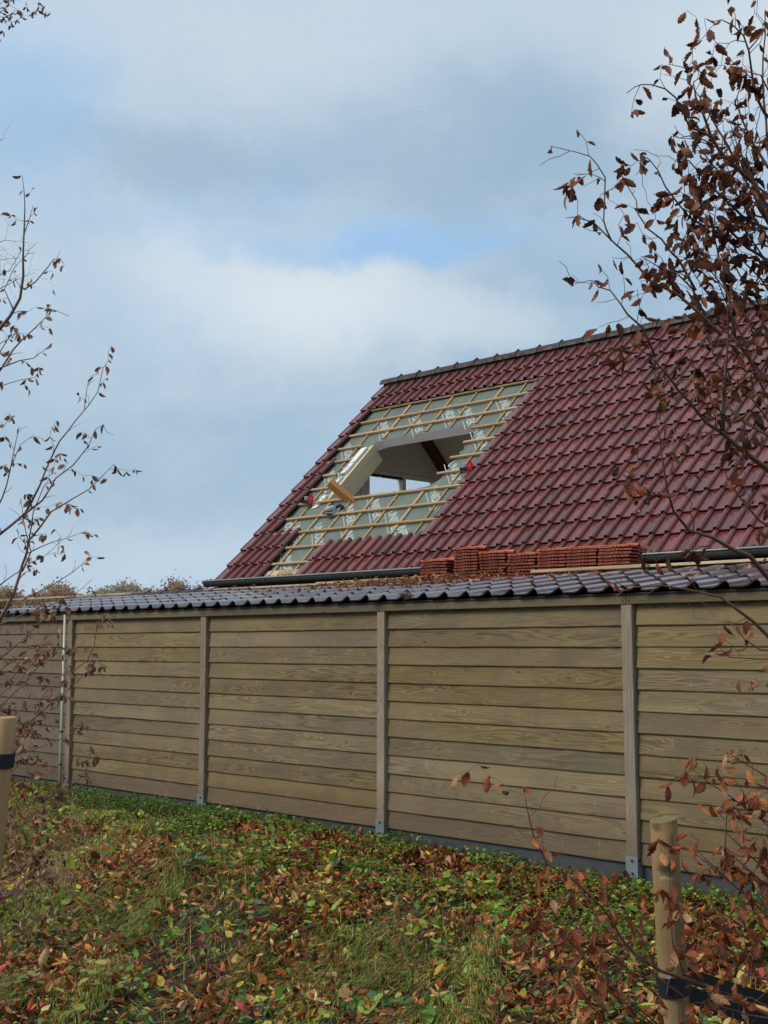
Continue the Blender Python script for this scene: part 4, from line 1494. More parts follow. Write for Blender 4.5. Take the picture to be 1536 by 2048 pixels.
def weeds():
    """larger soft leaves standing in clumps among the grass of the bank"""
    c = sample_ground(900, y1=-0.9)
    c = c[rng.uniform(0, 1, len(c)) < 0.18 + 1.1 * (nz(c, 1.5, 6.0) > 0.52)]
    V_, S_, C_ = [], [], []
    pal = [(0.18, 0.30, 0.045), (0.27, 0.37, 0.055), (0.10, 0.19, 0.055), (0.44, 0.48, 0.075), (0.62, 0.50, 0.055), (0.12, 0.20, 0.085), (0.66, 0.40, 0.07)]
    for P0 in c:
        n_ = int(rng.integers(4, 12)); r_ = rng.uniform(.035, .09)
        q = P0 + np.c_[rng.normal(0, r_, n_), rng.normal(0, r_, n_), np.zeros(n_)]
        q[:, 2] = gh(q[:, 0], q[:, 1]) + rng.uniform(0.03, 0.12, n_)
        col = np.array(pal[rng.choice(7, p=[.26, .22, .15, .14, .07, .11, .05])])
        V_.append(q); S_.append(rng.uniform(.040, .088, n_) * rng.uniform(.8, 1.25)); C_.append(col * rng.uniform(.75, 1.2, (n_, 1)))
    P = np.concatenate(V_); n = len(P)
    V, F, C = leaf_batch(P, np.concatenate(S_), rots(n, 0.55), np.concatenate(C_), LEAF_T * np.array([1.25, 1, 1]), rng.normal(0.3, 1.2, n))
    o = link_obj('weeds', tinted_mesh('weeds', V, F, C, M['green']))
    tag(o, 'soft green and yellowing weeds growing in clumps on the bank', 'weeds', kind='stuff')


litter(); groundcover(); grass(); weeds()


def roof_debris():
    """dead leaves along the top of the shed roof and in the gutter"""
    n = 1500
    u = rng.uniform(0, 1, n)
    x = np.where(u < 0.7, rng.normal(-8.6, 0.75, n), rng.uniform(-11.8, -4.0, n))
    v = np.where(u < 0.7, rng.normal(1.08, 0.12, n), rng.uniform(0.25, 1.3, n))
    m_ = (u < 0.7) | (rng.uniform(0, 1, n) < 0.4)
    x, v = x[m_], v[m_]; n = len(x)
    P = np.array([sp_(a, min(b, 1.3), 0.045) for a, b in zip(x, v)])
    P[:, 2] += np.abs(rng.normal(0.0, 0.022, n)) * ((np.abs(x + 8.6) < 1.4) & (v > 0.95)) + 0.004
    cols = pick(BROWN, n, BW)
    Vv, F, C = leaf_batch(P, rng.uniform(0.03, 0.06, n), rots(n, 0.6), cols, LEAF_T, rng.normal(0, 2, n))
    o = link_obj('roof_litter', tinted_mesh('roof_litter', Vv, F, C, M['litter']))
    tag(o, 'dead leaves lying on the shed roof in front of the stacked tiles', 'fallen leaves', kind='stuff')
    n = 1100
    P = np.c_[rng.uniform(gx0 + .1, gx1 - 3, n), GY + rng.normal(0.0, 0.03, n), GZ - 0.004 + np.abs(rng.normal(0, 0.014, n))]
    cols = pick([(0.035, 0.025, 0.018), (0.06, 0.04, 0.025), (0.15, 0.07, 0.03), (0.35, 0.2, 0.09)], n, [5, 4, 1.5, 0.4])
    Vv, F, C = leaf_batch(P, rng.uniform(0.02, 0.05, n), rots(n, 0.6), cols, LEAF_T, rng.normal(0, 2, n))
    o = link_obj('gutter_litter', tinted_mesh('gutter_litter', Vv, F, C, M['litter']))
    tag(o, 'dark rotten leaves filling the zinc gutter of the house', 'fallen leaves', kind='stuff')
    n = 26
    P = np.array([rp(rng.uniform(0.5, 7), rng.uniform(0.1, 3.0), 0.035) for _ in range(n)])
    Vv, F, C = leaf_batch(P, rng.uniform(0.03, 0.05, n), np.array([np.array(frame((0, 0, 0), E_U, E_V, E_N))[:3, :3] for _ in range(n)]) @ rots(n, 0.2), pick([(0.42, 0.2, 0.09), (0.4, 0.26, 0.16), (0.3, 0.12, 0.05)], n), LEAF_T, rng.normal(0, 1, n))
    o = link_obj('stray_leaves', tinted_mesh('stray_leaves', Vv, F, C, M['litter']))
    tag(o, 'few stray pale leaves stuck on the wet red house tiles', 'fallen leaves', kind='stuff')


roof_debris()
# dry branches lying among the litter on the shed roof
for i, (pts, lab) in enumerate([
        ([(832, 1162), (850, 1153), (890, 1151), (912, 1158), (930, 1166)], 'pale bent dry branch lying against the lowest tile stack'),
        ([(882, 1150), (905, 1153), (925, 1166), (935, 1172)], 'short dark dry branch lying below the tall tile stack'),
        ([(860, 1172), (885, 1168), (910, 1163), (945, 1160), (965, 1163)], 'crooked dry branch lying along the litter on the shed roof')]):
    t_ = MB()
    pp = [at_y(x, y, 1.08) for x, y in pts]
    t_.tube(pp, [0.012, 0.011, 0.009, 0.007, 0.005][:len(pp)], 6)
    for k_ in range(1, len(pp) - 1):
        q = Vector(pp[k_])
        t_.tube([q, q + Vector((random.uniform(-.1, .12), random.uniform(-.05, .05), random.uniform(0.0, .05)))], [0.006, 0.003], 5)
    o = t_.build('fallen_branch', M['stick'], None, None, smooth=True)
    tag(o, lab, 'branch', 'dry branches on the shed roof')
tw = MB()
for _ in range(90):
    x = random.gauss(-8.9, 0.6); v = random.uniform(0.95, 1.25)
    p = Vector(sp_(x, v, 0.045 + random.uniform(0, .03)))
    a = random.uniform(0, 6.28); L_ = random.uniform(0.05, 0.16)
    d = Vector((math.cos(a), math.sin(a) * .5, random.uniform(-.1, .15))) * L_
    tw.tube([p - d, p + Vector((0, 0, random.uniform(0, .02))), p + d], [0.0045, 0.004, 0.0025], 4)
o = tw.build('twig_litter', M['stick'])
tag(o, 'heap of small dry twigs in front of the tile stacks', 'twigs', kind='stuff')


# ------------------------------------------------------------------ trees
def serrated_leaf(seed, L_=1.0):
    """a dry beech leaf, unit length: toothed outline, folded on the midrib, curled along its length"""
    rs = random.Random(seed)
    n_ = 9
    fold = rs.uniform(0.3, 1.15)
    curl = rs.uniform(-1.3, 2.0)
    twist = rs.uniform(-1.2, 1.2)
    vs, fs = [], []

    def bend(x, y, z):
        # curl along y
        a = curl * y
        yy = (math.sin(a) / curl) if abs(curl) > 1e-3 else y
        zz = (1 - math.cos(a)) / curl if abs(curl) > 1e-3 else 0
        t = twist * y
        return (x * math.cos(t) - z * math.sin(t), yy, zz + x * math.sin(t) + z * math.cos(t))
    for i in range(n_ + 1):
        y = i / n_
        wv = 0.27 * math.sin(math.pi * min(1, y ** 0.85)) ** 0.8 if 0 < y < 1 else 0.0
        wl = wv * (1 + (0.16 if i % 2 else -0.10)) * rs.uniform(.9, 1.1)
        wr = wv * (1 + (0.16 if i % 2 else -0.10)) * rs.uniform(.9, 1.1)
        zz = fold
        vs.append(bend(-wl * math.cos(zz), y, wl * math.sin(zz) + rs.uniform(-.02, .02)))
        vs.append(bend(0, y, 0))
        vs.append(bend(wr * math.cos(zz), y, wr * math.sin(zz) + rs.uniform(-.02, .02)))
    for i in range(n_):
        a, b = i * 3, (i + 1) * 3
        fs += [(a, a + 1, b + 1, b), (a + 1, a + 2, b + 2, b + 1)]
    # short stalk
    k_ = len(vs)
    vs += [(-0.008, -0.14, 0.02), (0.008, -0.14, 0.02), (0.008, 0.0, 0.0), (-0.008, 0.0, 0.0)]
    fs.append((k_, k_ + 1, k_ + 2, k_ + 3))
    return vs, fs


class Tree:
    def __init__(self, root, bark, leafmat, leaf_len, seed, stops):
        self.root = root; self.bark = bark; self.leafmat = leafmat; self.ll = leaf_len; self.k = 1.0; self.td = 1.25
        self.rs = random.Random(seed)
        self.twigs = MB()
        self.leaves = []            # (matrix, size)
        self.stops = stops
        self.var = []
        for s in range(8):
            vs, fs = serrated_leaf(seed * 31 + s)
            me = mesh_from('leaf', [tuple(c * leaf_len for c in p) for p in vs], fs, True, leafmat)
            self.var.append(me)
        self.low = None

    def limb(self, pts, r0, r1, twig_den=9.0, leaf_den=9.0, twig_len=(0.06, 0.22), start=0.0, name='branch', sides=7, side_twigs=True):
        """pts: world points; builds the limb as a part of its own, grows twigs and hangs leaves"""
        P = [Vector(p) for p in pts]
        # subdivide with a little natural crookedness
        Q = [P[0]]
        for a, b in zip(P[:-1], P[1:]):
            n_ = max(1, int((b - a).length / 0.07))
            for k_ in range(1, n_ + 1):
                q = a.lerp(b, k_ / n_)
                if k_ < n_: q = q + Vector([self.rs.gauss(0, 0.0035) for _ in range(3)])
                Q.append(q)
        n_ = len(Q)
        r1 = min(r1, 0.0012) if name == 'branch' else r1
        rad = [r0 + (r1 - r0) * (i / (n_ - 1)) ** 0.8 for i in range(n_)]
        MB().tube(Q, rad, sides).build(name, self.bark, self.root, None, True)
        tot = sum((Q[i + 1] - Q[i]).length for i in range(n_ - 1))
        acc = 0.0; nxt = start * tot + self.rs.uniform(0.02, 0.08)
        sgn = 1
        for i in range(n_ - 1):
            seg = Q[i + 1] - Q[i]; L_ = seg.length
            while acc + L_ > nxt:
                p = Q[i].lerp(Q[i + 1], (nxt - acc) / L_)
                if side_twigs and twig_den > 0:
                    self.twig(p, seg.normalized(), self.rs.uniform(*twig_len), max(0.0011, rad[i] * 0.40), leaf_den, sgn)
                sgn = -sgn
                nxt += self.rs.uniform(0.6, 1.4) / max(twig_den * self.td, 0.01)
            acc += L_
        # end of the limb carries leaves too
        for k_ in range(int(leaf_den * self.k * 0.05 * self.rs.uniform(0.6, 1.4) + 0.5)):
            self.hang(Q[-1 - self.rs.randrange(min(3, n_ - 1))])

    def twig(self, p, d, L_, r, leaf_den, sgn, depth=0):
        leaf_den = 0.0 if self.rs.random() < 0.30 else leaf_den * 1.5
        side = d.cross(Vector(c_f)).normalized() * sgn
        out = (d * self.rs.uniform(0.5, 1.0) + side * self.rs.uniform(0.5, 1.1) + Vector(c_f) * self.rs.gauss(0, 0.45) + Vector((0, 0, self.rs.uniform(-.1, .35)))).normalized()
        pts = [p]; q = p.copy()
        n_ = max(2, int(L_ / 0.035))
        z = 1
        for k_ in range(n_):
            zig = side.cross(out).normalized() * 0.0 + out.orthogonal().normalized() * (0.28 * z)
            z = -z
            q = q + (out + zig + Vector([self.rs.gauss(0, 0.12) for _ in range(3)])).normalized() * (L_ / n_)
            pts.append(q.copy())
            if self.rs.random() < leaf_den * self.k * (L_ / n_):
                self.hang(q)
                while self.rs.random() < 0.35: self.hang(q)
            if depth == 0 and self.rs.random() < 0.16 and L_ > 0.12:
                self.twig(q, out, L_ * self.rs.uniform(0.3, 0.55), r * 0.6, leaf_den, z, 1)
        self.twigs.tube(pts, [r + (0.0008 - r) * (i / (len(pts) - 1)) for i in range(len(pts))], 4, False)

    def hang(self, p, size=None):
        rs = self.rs
        down = Vector((rs.gauss(0, 0.55), rs.gauss(0, 0.55), -1.0 + abs(rs.gauss(0, 0.45)))).normalized()
        a = rs.uniform(0, 6.28)
        x = down.orthogonal().normalized()
        x = Matrix.Rotation(a, 3, down) @ x
        mw = frame(p, x, down, x.cross(down))
        s = size or rs.uniform(0.62, 1.15)
        self.leaves.append((mw @ Matrix.Translation((0, 0.14 * self.ll * s, 0)) @ Matrix.Scale(s, 4), s, rs.randrange(8)))

    def finish(self, limit=300):
        o = self.twigs.build('twigs', self.bark, self.root)
        o['kind'] = 'stuff'
        L_ = []
        for mw, s, v in self.leaves:
            P = np.array(mw.translation)
            L_.append((0 if in_view(P, 10) else 1, float(np.linalg.norm(P - CAM)) / s, mw, v))
        L_.sort(key=lambda q: (q[0], q[1]))
        for _, _, mw, v in L_[:limit]:
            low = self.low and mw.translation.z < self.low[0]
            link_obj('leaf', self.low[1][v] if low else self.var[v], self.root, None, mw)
        rest_ = L_[limit:]
        if rest_:
            V, F, C = [], [], []
            b = 0
            for _, _, mw, v in rest_:
                st = np.array([c for _, c in (FRONT_LIT_STOPS if self.low and mw.translation.z < self.low[0] else self.stops)])
                me = self.var[v]
                co = np.empty(len(me.vertices) * 3); me.vertices.foreach_get('co', co)
                A = np.array(mw)
                V.append(co.reshape(-1, 3) @ A[:3, :3].T + A[:3, 3])
                fs = np.array([tuple(p.vertices) for p in me.polygons])
                F.append(fs + b); b += len(me.vertices)
                t = self.rs.random() * (len(st) - 1)
                i = int(t); c = st[i] * (1 - t + i) + st[min(i + 1, len(st) - 1)] * (t - i)
                C.append(np.tile(c, (len(me.vertices), 1)))
            me = tinted_mesh('leaves', np.concatenate(V), np.concatenate(F), np.concatenate(C), M['treeleaf_mass'], True)
            o = link_obj('leaves', me, self.root); o['kind'] = 'stuff'
        return len(self.leaves)


def px_path(pts, d0, d1, ox=0.0, oy=0.0, sc=1.0, wob=0.0, rs=random):
    n_ = len(pts)
    return [at_depth(ox + x / sc, oy + y / sc, d0 + (d1 - d0) * i / (n_ - 1) + rs.gauss(0, wob)) for i, (x, y) in enumerate(pts)]


# -- young beech on the right
tr_base = at_depth(1650, 2100, 4.15)
gz = float(gh(tr_base[0], tr_base[1]))
beech = empty('young_beech', (tr_base[0], tr_base[1], gz), 'young beech at the right edge with dark copper dead leaves still on its branches', 'tree', 'young beeches')
TR = Tree(beech, M['bark'], M['leaf_copper'], 0.053, 3, LEAF_STOPS); TR.k = 4.0; TR.td = 1.6
D0 = 4.1
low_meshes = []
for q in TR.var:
    q2 = q.copy(); q2.materials.clear(); q2.materials.append(M['leaf_front_lit']); low_meshes.append(q2)
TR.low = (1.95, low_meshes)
trunk = [(tr_base[0], tr_base[1], gz - 0.05)] + [at_depth(x, y, D0) for x, y in ((1640, 1900), (1632, 1650), (1622, 1350), (1610, 1080), (1585, 820), (1560, 560), (1540, 330), (1525, 160), (1530, 20))]
TR.limb(trunk, 0.030, 0.002, twig_den=5, leaf_den=16, name='trunk', sides=9, start=0.45)
A = lambda pts, d0, d1: px_path(pts, d0, d1, 1050, 600, 2.56, 0.02, TR.rs)
Bq = lambda pts, d0, d1: px_path(pts, d0, d1, 1050, 0, 2.926, 0.02, TR.rs)
Cq = lambda pts, d0, d1: px_path(pts, d0, d1, 1000, 1380, 2.866, 0.02, TR.rs)
# limbs in front of the roof
TR.limb(A([(1470, 1010), (1244, 870), (1100, 760), (1010, 680), (930, 630), (840, 520), (720, 370), (640, 290), (520, 200)], 4.1, 3.7), 0.013, 0.003, 11, 17, (0.06, 0.2), 0.25)
TR.limb(A([(1010, 665), (1015, 560), (1025, 420), (1030, 330), (1040, 200), (1038, 60), (1052, -60)], 3.95, 3.9), 0.009, 0.004, 9, 16)
TR.limb(A([(1420, 760), (1244, 690), (1120, 620), (1050, 560), (1020, 470), (930, 420), (850, 330), (760, 240)], 4.1, 4.2), 0.009, 0.003, 10, 16)
TR.limb(A([(1420, 1560), (1244, 1420), (1150, 1310), (960, 1215), (840, 1180), (760, 1080), (730, 980), (700, 800), (690, 700), (660, 600)], 4.0, 3.6), 0.0115, 0.002, 8, 6.5, (0.05, 0.22), 0.35)
TR.limb(A([(735, 1010), (680, 1000), (600, 960), (540, 890), (480, 850)], 3.7, 3.65), 0.003, 0.0015, 9, 13, (0.04, 0.1))
TR.limb(A([(1400, 1880), (1244, 1720), (1080, 1580), (1000, 1520), (820, 1480), (700, 1462), (560, 1470), (500, 1490), (450, 1530)], 4.0, 3.75), 0.008, 0.002, 4, 2.5, (0.05, 0.14), 0.25)
TR.limb(A([(1400, 1250), (1200, 1130), (1100, 1010), (1040, 920), (1000, 820)], 4.1, 3.9), 0.006, 0.002, 9, 12)
TR.limb(A([(1400, 1800), (1200, 1790), (1040, 1640)], 3.9, 3.8), 0.004, 0.0012, 6, 4)
TR.limb(A([(1420, 1960), (1250, 1840), (1050, 1830), (1005, 1790), (1010, 1700)], 3.9, 3.8), 0.003, 0.001, 4, 6)
# crown against the sky
TR.limb(Bq([(1640, 1700), (1400, 1250), (1350, 1080), (1270, 1010), (1150, 900), (1090, 800), (1040, 660), (1000, 570), (985, 480), (1060, 430)], 4.0, 3.9), 0.015, 0.003, 11, 17, (0.05, 0.2), 0.1)
TR.limb(Bq([(1090, 800), (960, 740), (920, 640), (880, 570), (820, 520), (740, 495), (680, 495), (640, 510), (595, 545)], 3.9, 3.85), 0.004, 0.0013, 7, 8, (0.04, 0.12))
TR.limb(Bq([(1110, 860), (1050, 820), (960, 795), (905, 808), (860, 785)], 3.95, 3.9), 0.003, 0.001, 5, 4, (0.04, 0.1))
TR.limb(Bq([(1520, 1000), (1422, 980), (1340, 850), (1260, 680), (1240, 570), (1270, 480)], 4.05, 4.1), 0.007, 0.0025, 11, 18)
TR.limb(Bq([(1500, 760), (1400, 660), (1350, 560), (1330, 450), (1310, 300), (1280, 210), (1220, 150), (1150, 115), (1090, 130)], 4.1, 3.9), 0.006, 0.0012, 7, 6, (0.05, 0.14))
TR.limb(Bq([(1280, 210), (1310, 160), (1340, 120)], 3.95, 3.95), 0.002, 0.001, 0, 0, side_twigs=False)
TR.limb(Bq([(1310, 290), (1370, 220), (1420, 150), (1480, 60)], 3.95, 3.95), 0.0025, 0.001, 8, 9)
TR.limb(Bq([(1290, 245), (1230, 235), (1190, 255), (1120, 250)], 3.95, 3.95), 0.0018, 0.001, 3, 0)
TR.limb(Bq([(1330, 460), (1200, 350), (1280, 325)], 4.0, 4.0), 0.0018, 0.001, 4, 8)
TR.limb(Bq([(1060, 450), (1000, 400), (930, 395), (840, 375)], 3.9, 3.85), 0.0022, 0.001, 6, 7, (0.03, 0.09))
TR.limb(Bq([(1420, 1340), (1300, 1290), (1150, 1150), (1060, 1060), (960, 940), (890, 925)], 4.05, 3.95), 0.006, 0.0012, 11, 16)
TR.limb(Bq([(1460, 1560), (1300, 1450), (1180, 1330), (1060, 1330), (960, 1270), (880, 1170), (820, 1090), (780, 1000), (730, 935), (670, 900)], 4.1, 3.85), 0.006, 0.0012, 11, 17, (0.05, 0.17), 0.2)
TR.limb(Bq([(730, 935), (690, 980), (650, 1025)], 3.85, 3.85), 0.0016, 0.0009, 4, 0)
TR.limb(Bq([(1230, 1980), (1200, 1760), (1150, 1620), (1130, 1480), (1100, 1350), (1120, 1200)], 4.0, 4.05), 0.006, 0.002, 11, 13)
TR.limb(Bq([(1150, 1960), (1040, 1850), (890, 1720), (740, 1650), (600, 1490), (520, 1420), (400, 1300), (290, 1270), (240, 1275)], 3.8, 3.7), 0.0062, 0.001, 10, 10, (0.05, 0.16), 0.1)
TR.limb(Bq([(505, 1408), (475, 1340), (460, 1290), (470, 1040), (420, 960), (380, 915), (300, 890), (150, 855)], 3.7, 3.65), 0.0032, 0.001, 7, 8, (0.04, 0.12))
TR.limb(Bq([(470, 1060), (440, 1040), (390, 1020), (285, 1018)], 3.65, 3.6), 0.0016, 0.0008, 4, 5, (0.03, 0.06))
TR.limb(Bq([(1000, 1700), (900, 1520), (850, 1470), (800, 1400), (720, 1340), (660, 1250), (650, 1170), (600, 1090), (570, 1030)], 3.85, 3.8), 0.0045, 0.001, 10, 15, (0.04, 0.14))
TR.limb(Bq([(1060, 1860), (980, 1690), (900, 1610), (780, 1560), (680, 1500)], 3.85, 3.75), 0.004, 0.0015, 11, 17)
TR.limb(Bq([(760, 2080), (690, 1920), (600, 1840), (560, 1780), (500, 1700), (430, 1680), (390, 1640), (290, 1660)], 3.75, 3.7), 0.004, 0.001, 11, 16, (0.04, 0.12))
TR.limb(Bq([(1560, 1500), (1440, 1500), (1380, 1600), (1300, 1700), (1190, 1760)], 4.1, 4.0), 0.006, 0.002, 12, 22)
TR.limb(Bq([(1560, 620), (1440, 560), (1380, 440), (1300, 420)], 4.1, 4.0), 0.005, 0.0015, 12, 20)
# low copper branches at the bottom right
TR.k = 6.5
TR.limb(Cq([(1700, 1960), (1536, 1860), (1280, 1770), (1080, 1660), (920, 1610), (780, 1520), (700, 1430), (620, 1290), (530, 1190), (400, 1070), (270, 1000), (190, 830), (160, 700), (130, 550)], 3.7, 3.35), 0.0085, 0.0012, 6, 3.6, (0.05, 0.18), 0.15)
TR.limb(Cq([(900, 1600), (800, 1400), (730, 1290), (660, 1150), (610, 990)], 3.5, 3.45), 0.003, 0.001, 7, 4, (0.05, 0.13))
TR.limb(Cq([(1060, 1640), (1010, 1500), (990, 1450), (975, 1310), (915, 1260)], 3.4, 3.35), 0.0025, 0.001, 3, 2, (0.04, 0.08))
TR.limb(Cq([(1750, 1420), (1536, 1300), (1440, 1200), (1280, 1060), (1290, 900), (1300, 720), (1340, 705)], 3.8, 3.6), 0.005, 0.0012, 7, 10, (0.05, 0.15), 0.2)
TR.limb(Cq([(1280, 1060), (1170, 960), (1090, 870)], 3.6, 3.6), 0.002, 0.001, 4, 1)
TR.limb(Cq([(1700, 900), (1536, 780), (1440, 680), (1390, 580), (1290, 440)], 3.8, 3.7), 0.004, 0.0012, 9, 14, (0.05, 0.12), 0.2)
TR.limb(Cq([(1700, 1200), (1536, 1130), (1440, 1040), (1330, 1000)], 3.7, 3.6), 0.004, 0.0015, 13, 22, (0.05, 0.13))
TR.limb(Cq([(1720, 1500), (1536, 1480), (1400, 1360), (1250, 1260), (1180, 1190)], 3.6, 3.5), 0.004, 0.0015, 9, 14, (0.05, 0.14))
TR.limb(Cq([(1700, 1700), (1450, 1640), (1300, 1560), (1230, 1480)], 3.5, 3.4), 0.0035, 0.0012, 9, 16, (0.05, 0.12))
TR.limb(Cq([(1000, 2060), (860, 1900), (720, 1800), (560, 1740), (420, 1700)], 3.5, 3.3), 0.0035, 0.0012, 10, 17, (0.05, 0.14))
TR.k = 7.0
for k_ in range(10):
    x0_, y0_ = TR.rs.uniform(1560, 1640), TR.rs.uniform(1480, 2060)
    x1_, y1_ = TR.rs.uniform(1340, 1490), y0_ - TR.rs.uniform(40, 190)
    d_ = TR.rs.uniform(3.5, 3.9)
    TR.limb(px_path([(x0_, y0_), (x0_ * .55 + x1_ * .45, y0_ * .5 + y1_ * .5 + TR.rs.uniform(-20, 30)), (x1_, y1_)], d_, d_ - .15, wob=0.015, rs=TR.rs), 0.0038, 0.001, 9, 9, (0.05, 0.14), 0.2)
for k_ in range(4):
    x0_, y0_ = TR.rs.uniform(1150, 1290), TR.rs.uniform(1880, 1990)
    TR.limb(px_path([(x0_ + 130, y0_ + 110), (x0_, y0_), (x0_ - 60, y0_ - 70), (x0_ - 90, y0_ - 150)], 3.5, 3.4, wob=0.015, rs=TR.rs), 0.003, 0.001, 9, 10, (0.04, 0.12), 0.2)
TR.k = 4.0
for k_ in range(14):
    x0_, y0_ = TR.rs.uniform(1540, 1600), TR.rs.uniform(250, 900)
    x1_, y1_ = TR.rs.uniform(1370, 1500), y0_ - TR.rs.uniform(130, 300)
    d_ = TR.rs.uniform(3.9, 4.3)
    TR.limb(px_path([(x0_, y0_), (x0_ * .6 + x1_ * .4, y0_ * .65 + y1_ * .35 + TR.rs.uniform(-30, 30)), (x1_, y1_), (x1_ - 15, y1_ - 50)], d_, d_ - .15, wob=0.02, rs=TR.rs), 0.005, 0.001, 10, 13, (0.05, 0.16))
nl = TR.finish(300)

# -- young beech on the left
tl_base = at_depth(-75, 2050, 6.3)
gz = float(gh(tl_base[0], tl_base[1]))
beech2 = empty('young_beech', (tl_base[0], tl_base[1], gz), 'thin young beech at the left edge with small drooping dull brown leaves', 'tree', 'young beeches')
TLt = Tree(beech2, M['bark_pink'], M['leaf_dull'], 0.043, 9, DULL_STOPS); TLt.k = 6.5
S5 = lambda pts, d0, d1: px_path(pts, d0, d1, 0, 330, 2.25, 0.03, TLt.rs)
S6 = lambda pts, d0, d1: px_path(pts, d0, d1, 0, 1200, 3.657, 0.03, TLt.rs)
TLt.limb([(tl_base[0], tl_base[1], gz - 0.05)] + [at_depth(x, y, 6.3) for x, y in ((-70, 1800), (-62, 1500), (-50, 1200), (-40, 900), (-25, 700), (-12, 620))], 0.034, 0.008, 3, 8, name='trunk', sides=9, start=0.4)
TLt.limb(S5([(-40, 780), (0, 735), (45, 680), (90, 600), (105, 500), (105, 370), (110, 260), (112, 180), (100, 45)], 6.3, 6.2), 0.011, 0.002, 5, 9, (0.05, 0.16), 0.0)
TLt.limb(S5([(108, 310), (130, 250), (150, 180)], 6.2, 6.2), 0.003, 0.0013, 8, 7, (0.03, 0.07))
TLt.limb(S5([(110, 560), (160, 525), (215, 460), (240, 425), (270, 420), (290, 450)], 6.25, 6.1), 0.004, 0.0012, 7, 14, (0.03, 0.08))
TLt.limb(S5([(60, 650), (20, 560), (60, 470), (100, 420)], 6.3, 6.3), 0.004, 0.0015, 10, 14, (0.04, 0.1))
TLt.limb(S5([(-30, 960), (0, 925), (60, 830), (140, 750), (200, 690), (240, 650), (310, 680)], 6.2, 6.0), 0.006, 0.0012, 7, 11, (0.04, 0.12))
TLt.limb(S5([(-30, 925), (90, 880), (150, 870), (190, 840), (235, 800)], 6.2, 6.1), 0.004, 0.001, 7, 9, (0.04, 0.1))
TLt.limb(S5([(-30, 1010), (0, 995), (80, 970), (160, 955)], 6.2, 6.1), 0.003, 0.001, 8, 12, (0.03, 0.09))
TLt.limb(S5([(-60, 860), (0, 840), (50, 760), (40, 700)], 6.3, 6.3), 0.004, 0.0015, 13, 22, (0.04, 0.12))
TLt.limb(S5([(-40, 1690), (0, 1660), (110, 1570), (180, 1440), (225, 1330), (270, 1240), (340, 1150), (400, 1080), (440, 1020), (465, 910), (480, 900)], 6.2, 5.9), 0.0085, 0.0012, 6, 7, (0.04, 0.14), 0.05)
TLt.limb(S5([(380, 1100), (390, 1010), (410, 950), (445, 940)], 5.95, 5.9), 0.002, 0.001, 5, 7, (0.03, 0.06))
TLt.limb(S5([(100, 1580), (190, 1510), (250, 1410), (330, 1350), (400, 1260), (430, 1190), (470, 1165)], 6.1, 5.9), 0.0055, 0.0012, 6, 9, (0.04, 0.11))
TLt.limb(S5([(-20, 2080), (60, 1930), (100, 1800), (130, 1690), (180, 1630), (230, 1560), (330, 1500), (400, 1460), (470, 1390), (515, 1345)], 6.0, 5.8), 0.010, 0.0012, 6, 5, (0.04, 0.14), 0.1)
TLt.limb(S5([(130, 1690), (150, 1560), (200, 1440), (240, 1420), (320, 1360)], 5.95, 5.9), 0.004, 0.001, 6, 7)
TLt.limb(S5([(120, 1750), (180, 1720), (300, 1680), (390, 1645)], 5.9, 5.7), 0.0035, 0.001, 6, 5, (0.04, 0.1))
TLt.limb(S5([(0, 1890), (120, 1800), (200, 1760), (280, 1690)], 6.0, 5.8), 0.0035, 0.001, 8, 11, (0.04, 0.1))
TLt.limb(S5([(100, 1960), (220, 1900), (330, 1830), (405, 1755)], 5.9, 5.7), 0.0035, 0.001, 7, 12, (0.03, 0.08))
TLt.limb(S5([(150, 2010), (280, 1955), (340, 1930), (415, 1865)], 5.9, 5.7), 0.003, 0.001, 7, 11, (0.03, 0.08))
TLt.limb(S5([(-20, 1560), (30, 1440), (60, 1300), (85, 1180), (95, 1185)], 6.2, 6.1), 0.005, 0.0013, 9, 10, (0.04, 0.12))
TLt.limb(S5([(40, 1380), (90, 1260), (150, 1215)], 6.15, 6.1), 0.0025, 0.001, 6, 10, (0.03, 0.08))
TLt.limb(S5([(-20, 1180), (20, 1170), (50, 1130)], 6.2, 6.2), 0.0025, 0.001, 9, 18, (0.03, 0.08))
TLt.limb(S5([(100, 1830), (140, 1740), (105, 1600), (95, 1500)], 5.95, 5.95), 0.0045, 0.0015, 8, 9, (0.04, 0.12))
# lower, drooping branches in front of the wall
TLt.k = 12.0; TLt.td = 1.6
TLt.limb(S6([(-60, 890), (0, 790), (170, 620), (250, 520), (330, 430), (430, 355), (520, 350)], 5.9, 5.6), 0.005, 0.001, 8, 15, (0.04, 0.14))
TLt.limb(S6([(-60, 460), (0, 430), (120, 330), (200, 260), (270, 180), (360, 110)], 5.9, 5.7), 0.006, 0.001, 9, 17, (0.04, 0.13))
TLt.limb(S6([(-60, 640), (60, 610), (160, 480), (230, 440), (300, 430)], 5.9, 5.7), 0.004, 0.001, 10, 22, (0.04, 0.12))
TLt.limb(S6([(-40, 860), (100, 830), (260, 760), (370, 640), (480, 580)], 5.8, 5.6), 0.004, 0.001, 9, 18, (0.04, 0.12))
TLt.limb(S6([(-40, 1180), (100, 1130), (230, 1100), (330, 1060), (480, 1000), (560, 950), (640, 910)], 5.8, 5.5), 0.0045, 0.001, 8, 13, (0.04, 0.13))
TLt.limb(S6([(20, 1010), (160, 930), (260, 860), (400, 720), (510, 650), (640, 520), (700, 440), (760, 480)], 5.7, 5.5), 0.0045, 0.001, 7, 11, (0.04, 0.12))
TLt.limb(S6([(400, 560), (510, 540), (640, 440), (690, 330), (710, 170), (760, 100), (812, 112)], 5.6, 5.5), 0.004, 0.001, 5, 7, (0.03, 0.08))
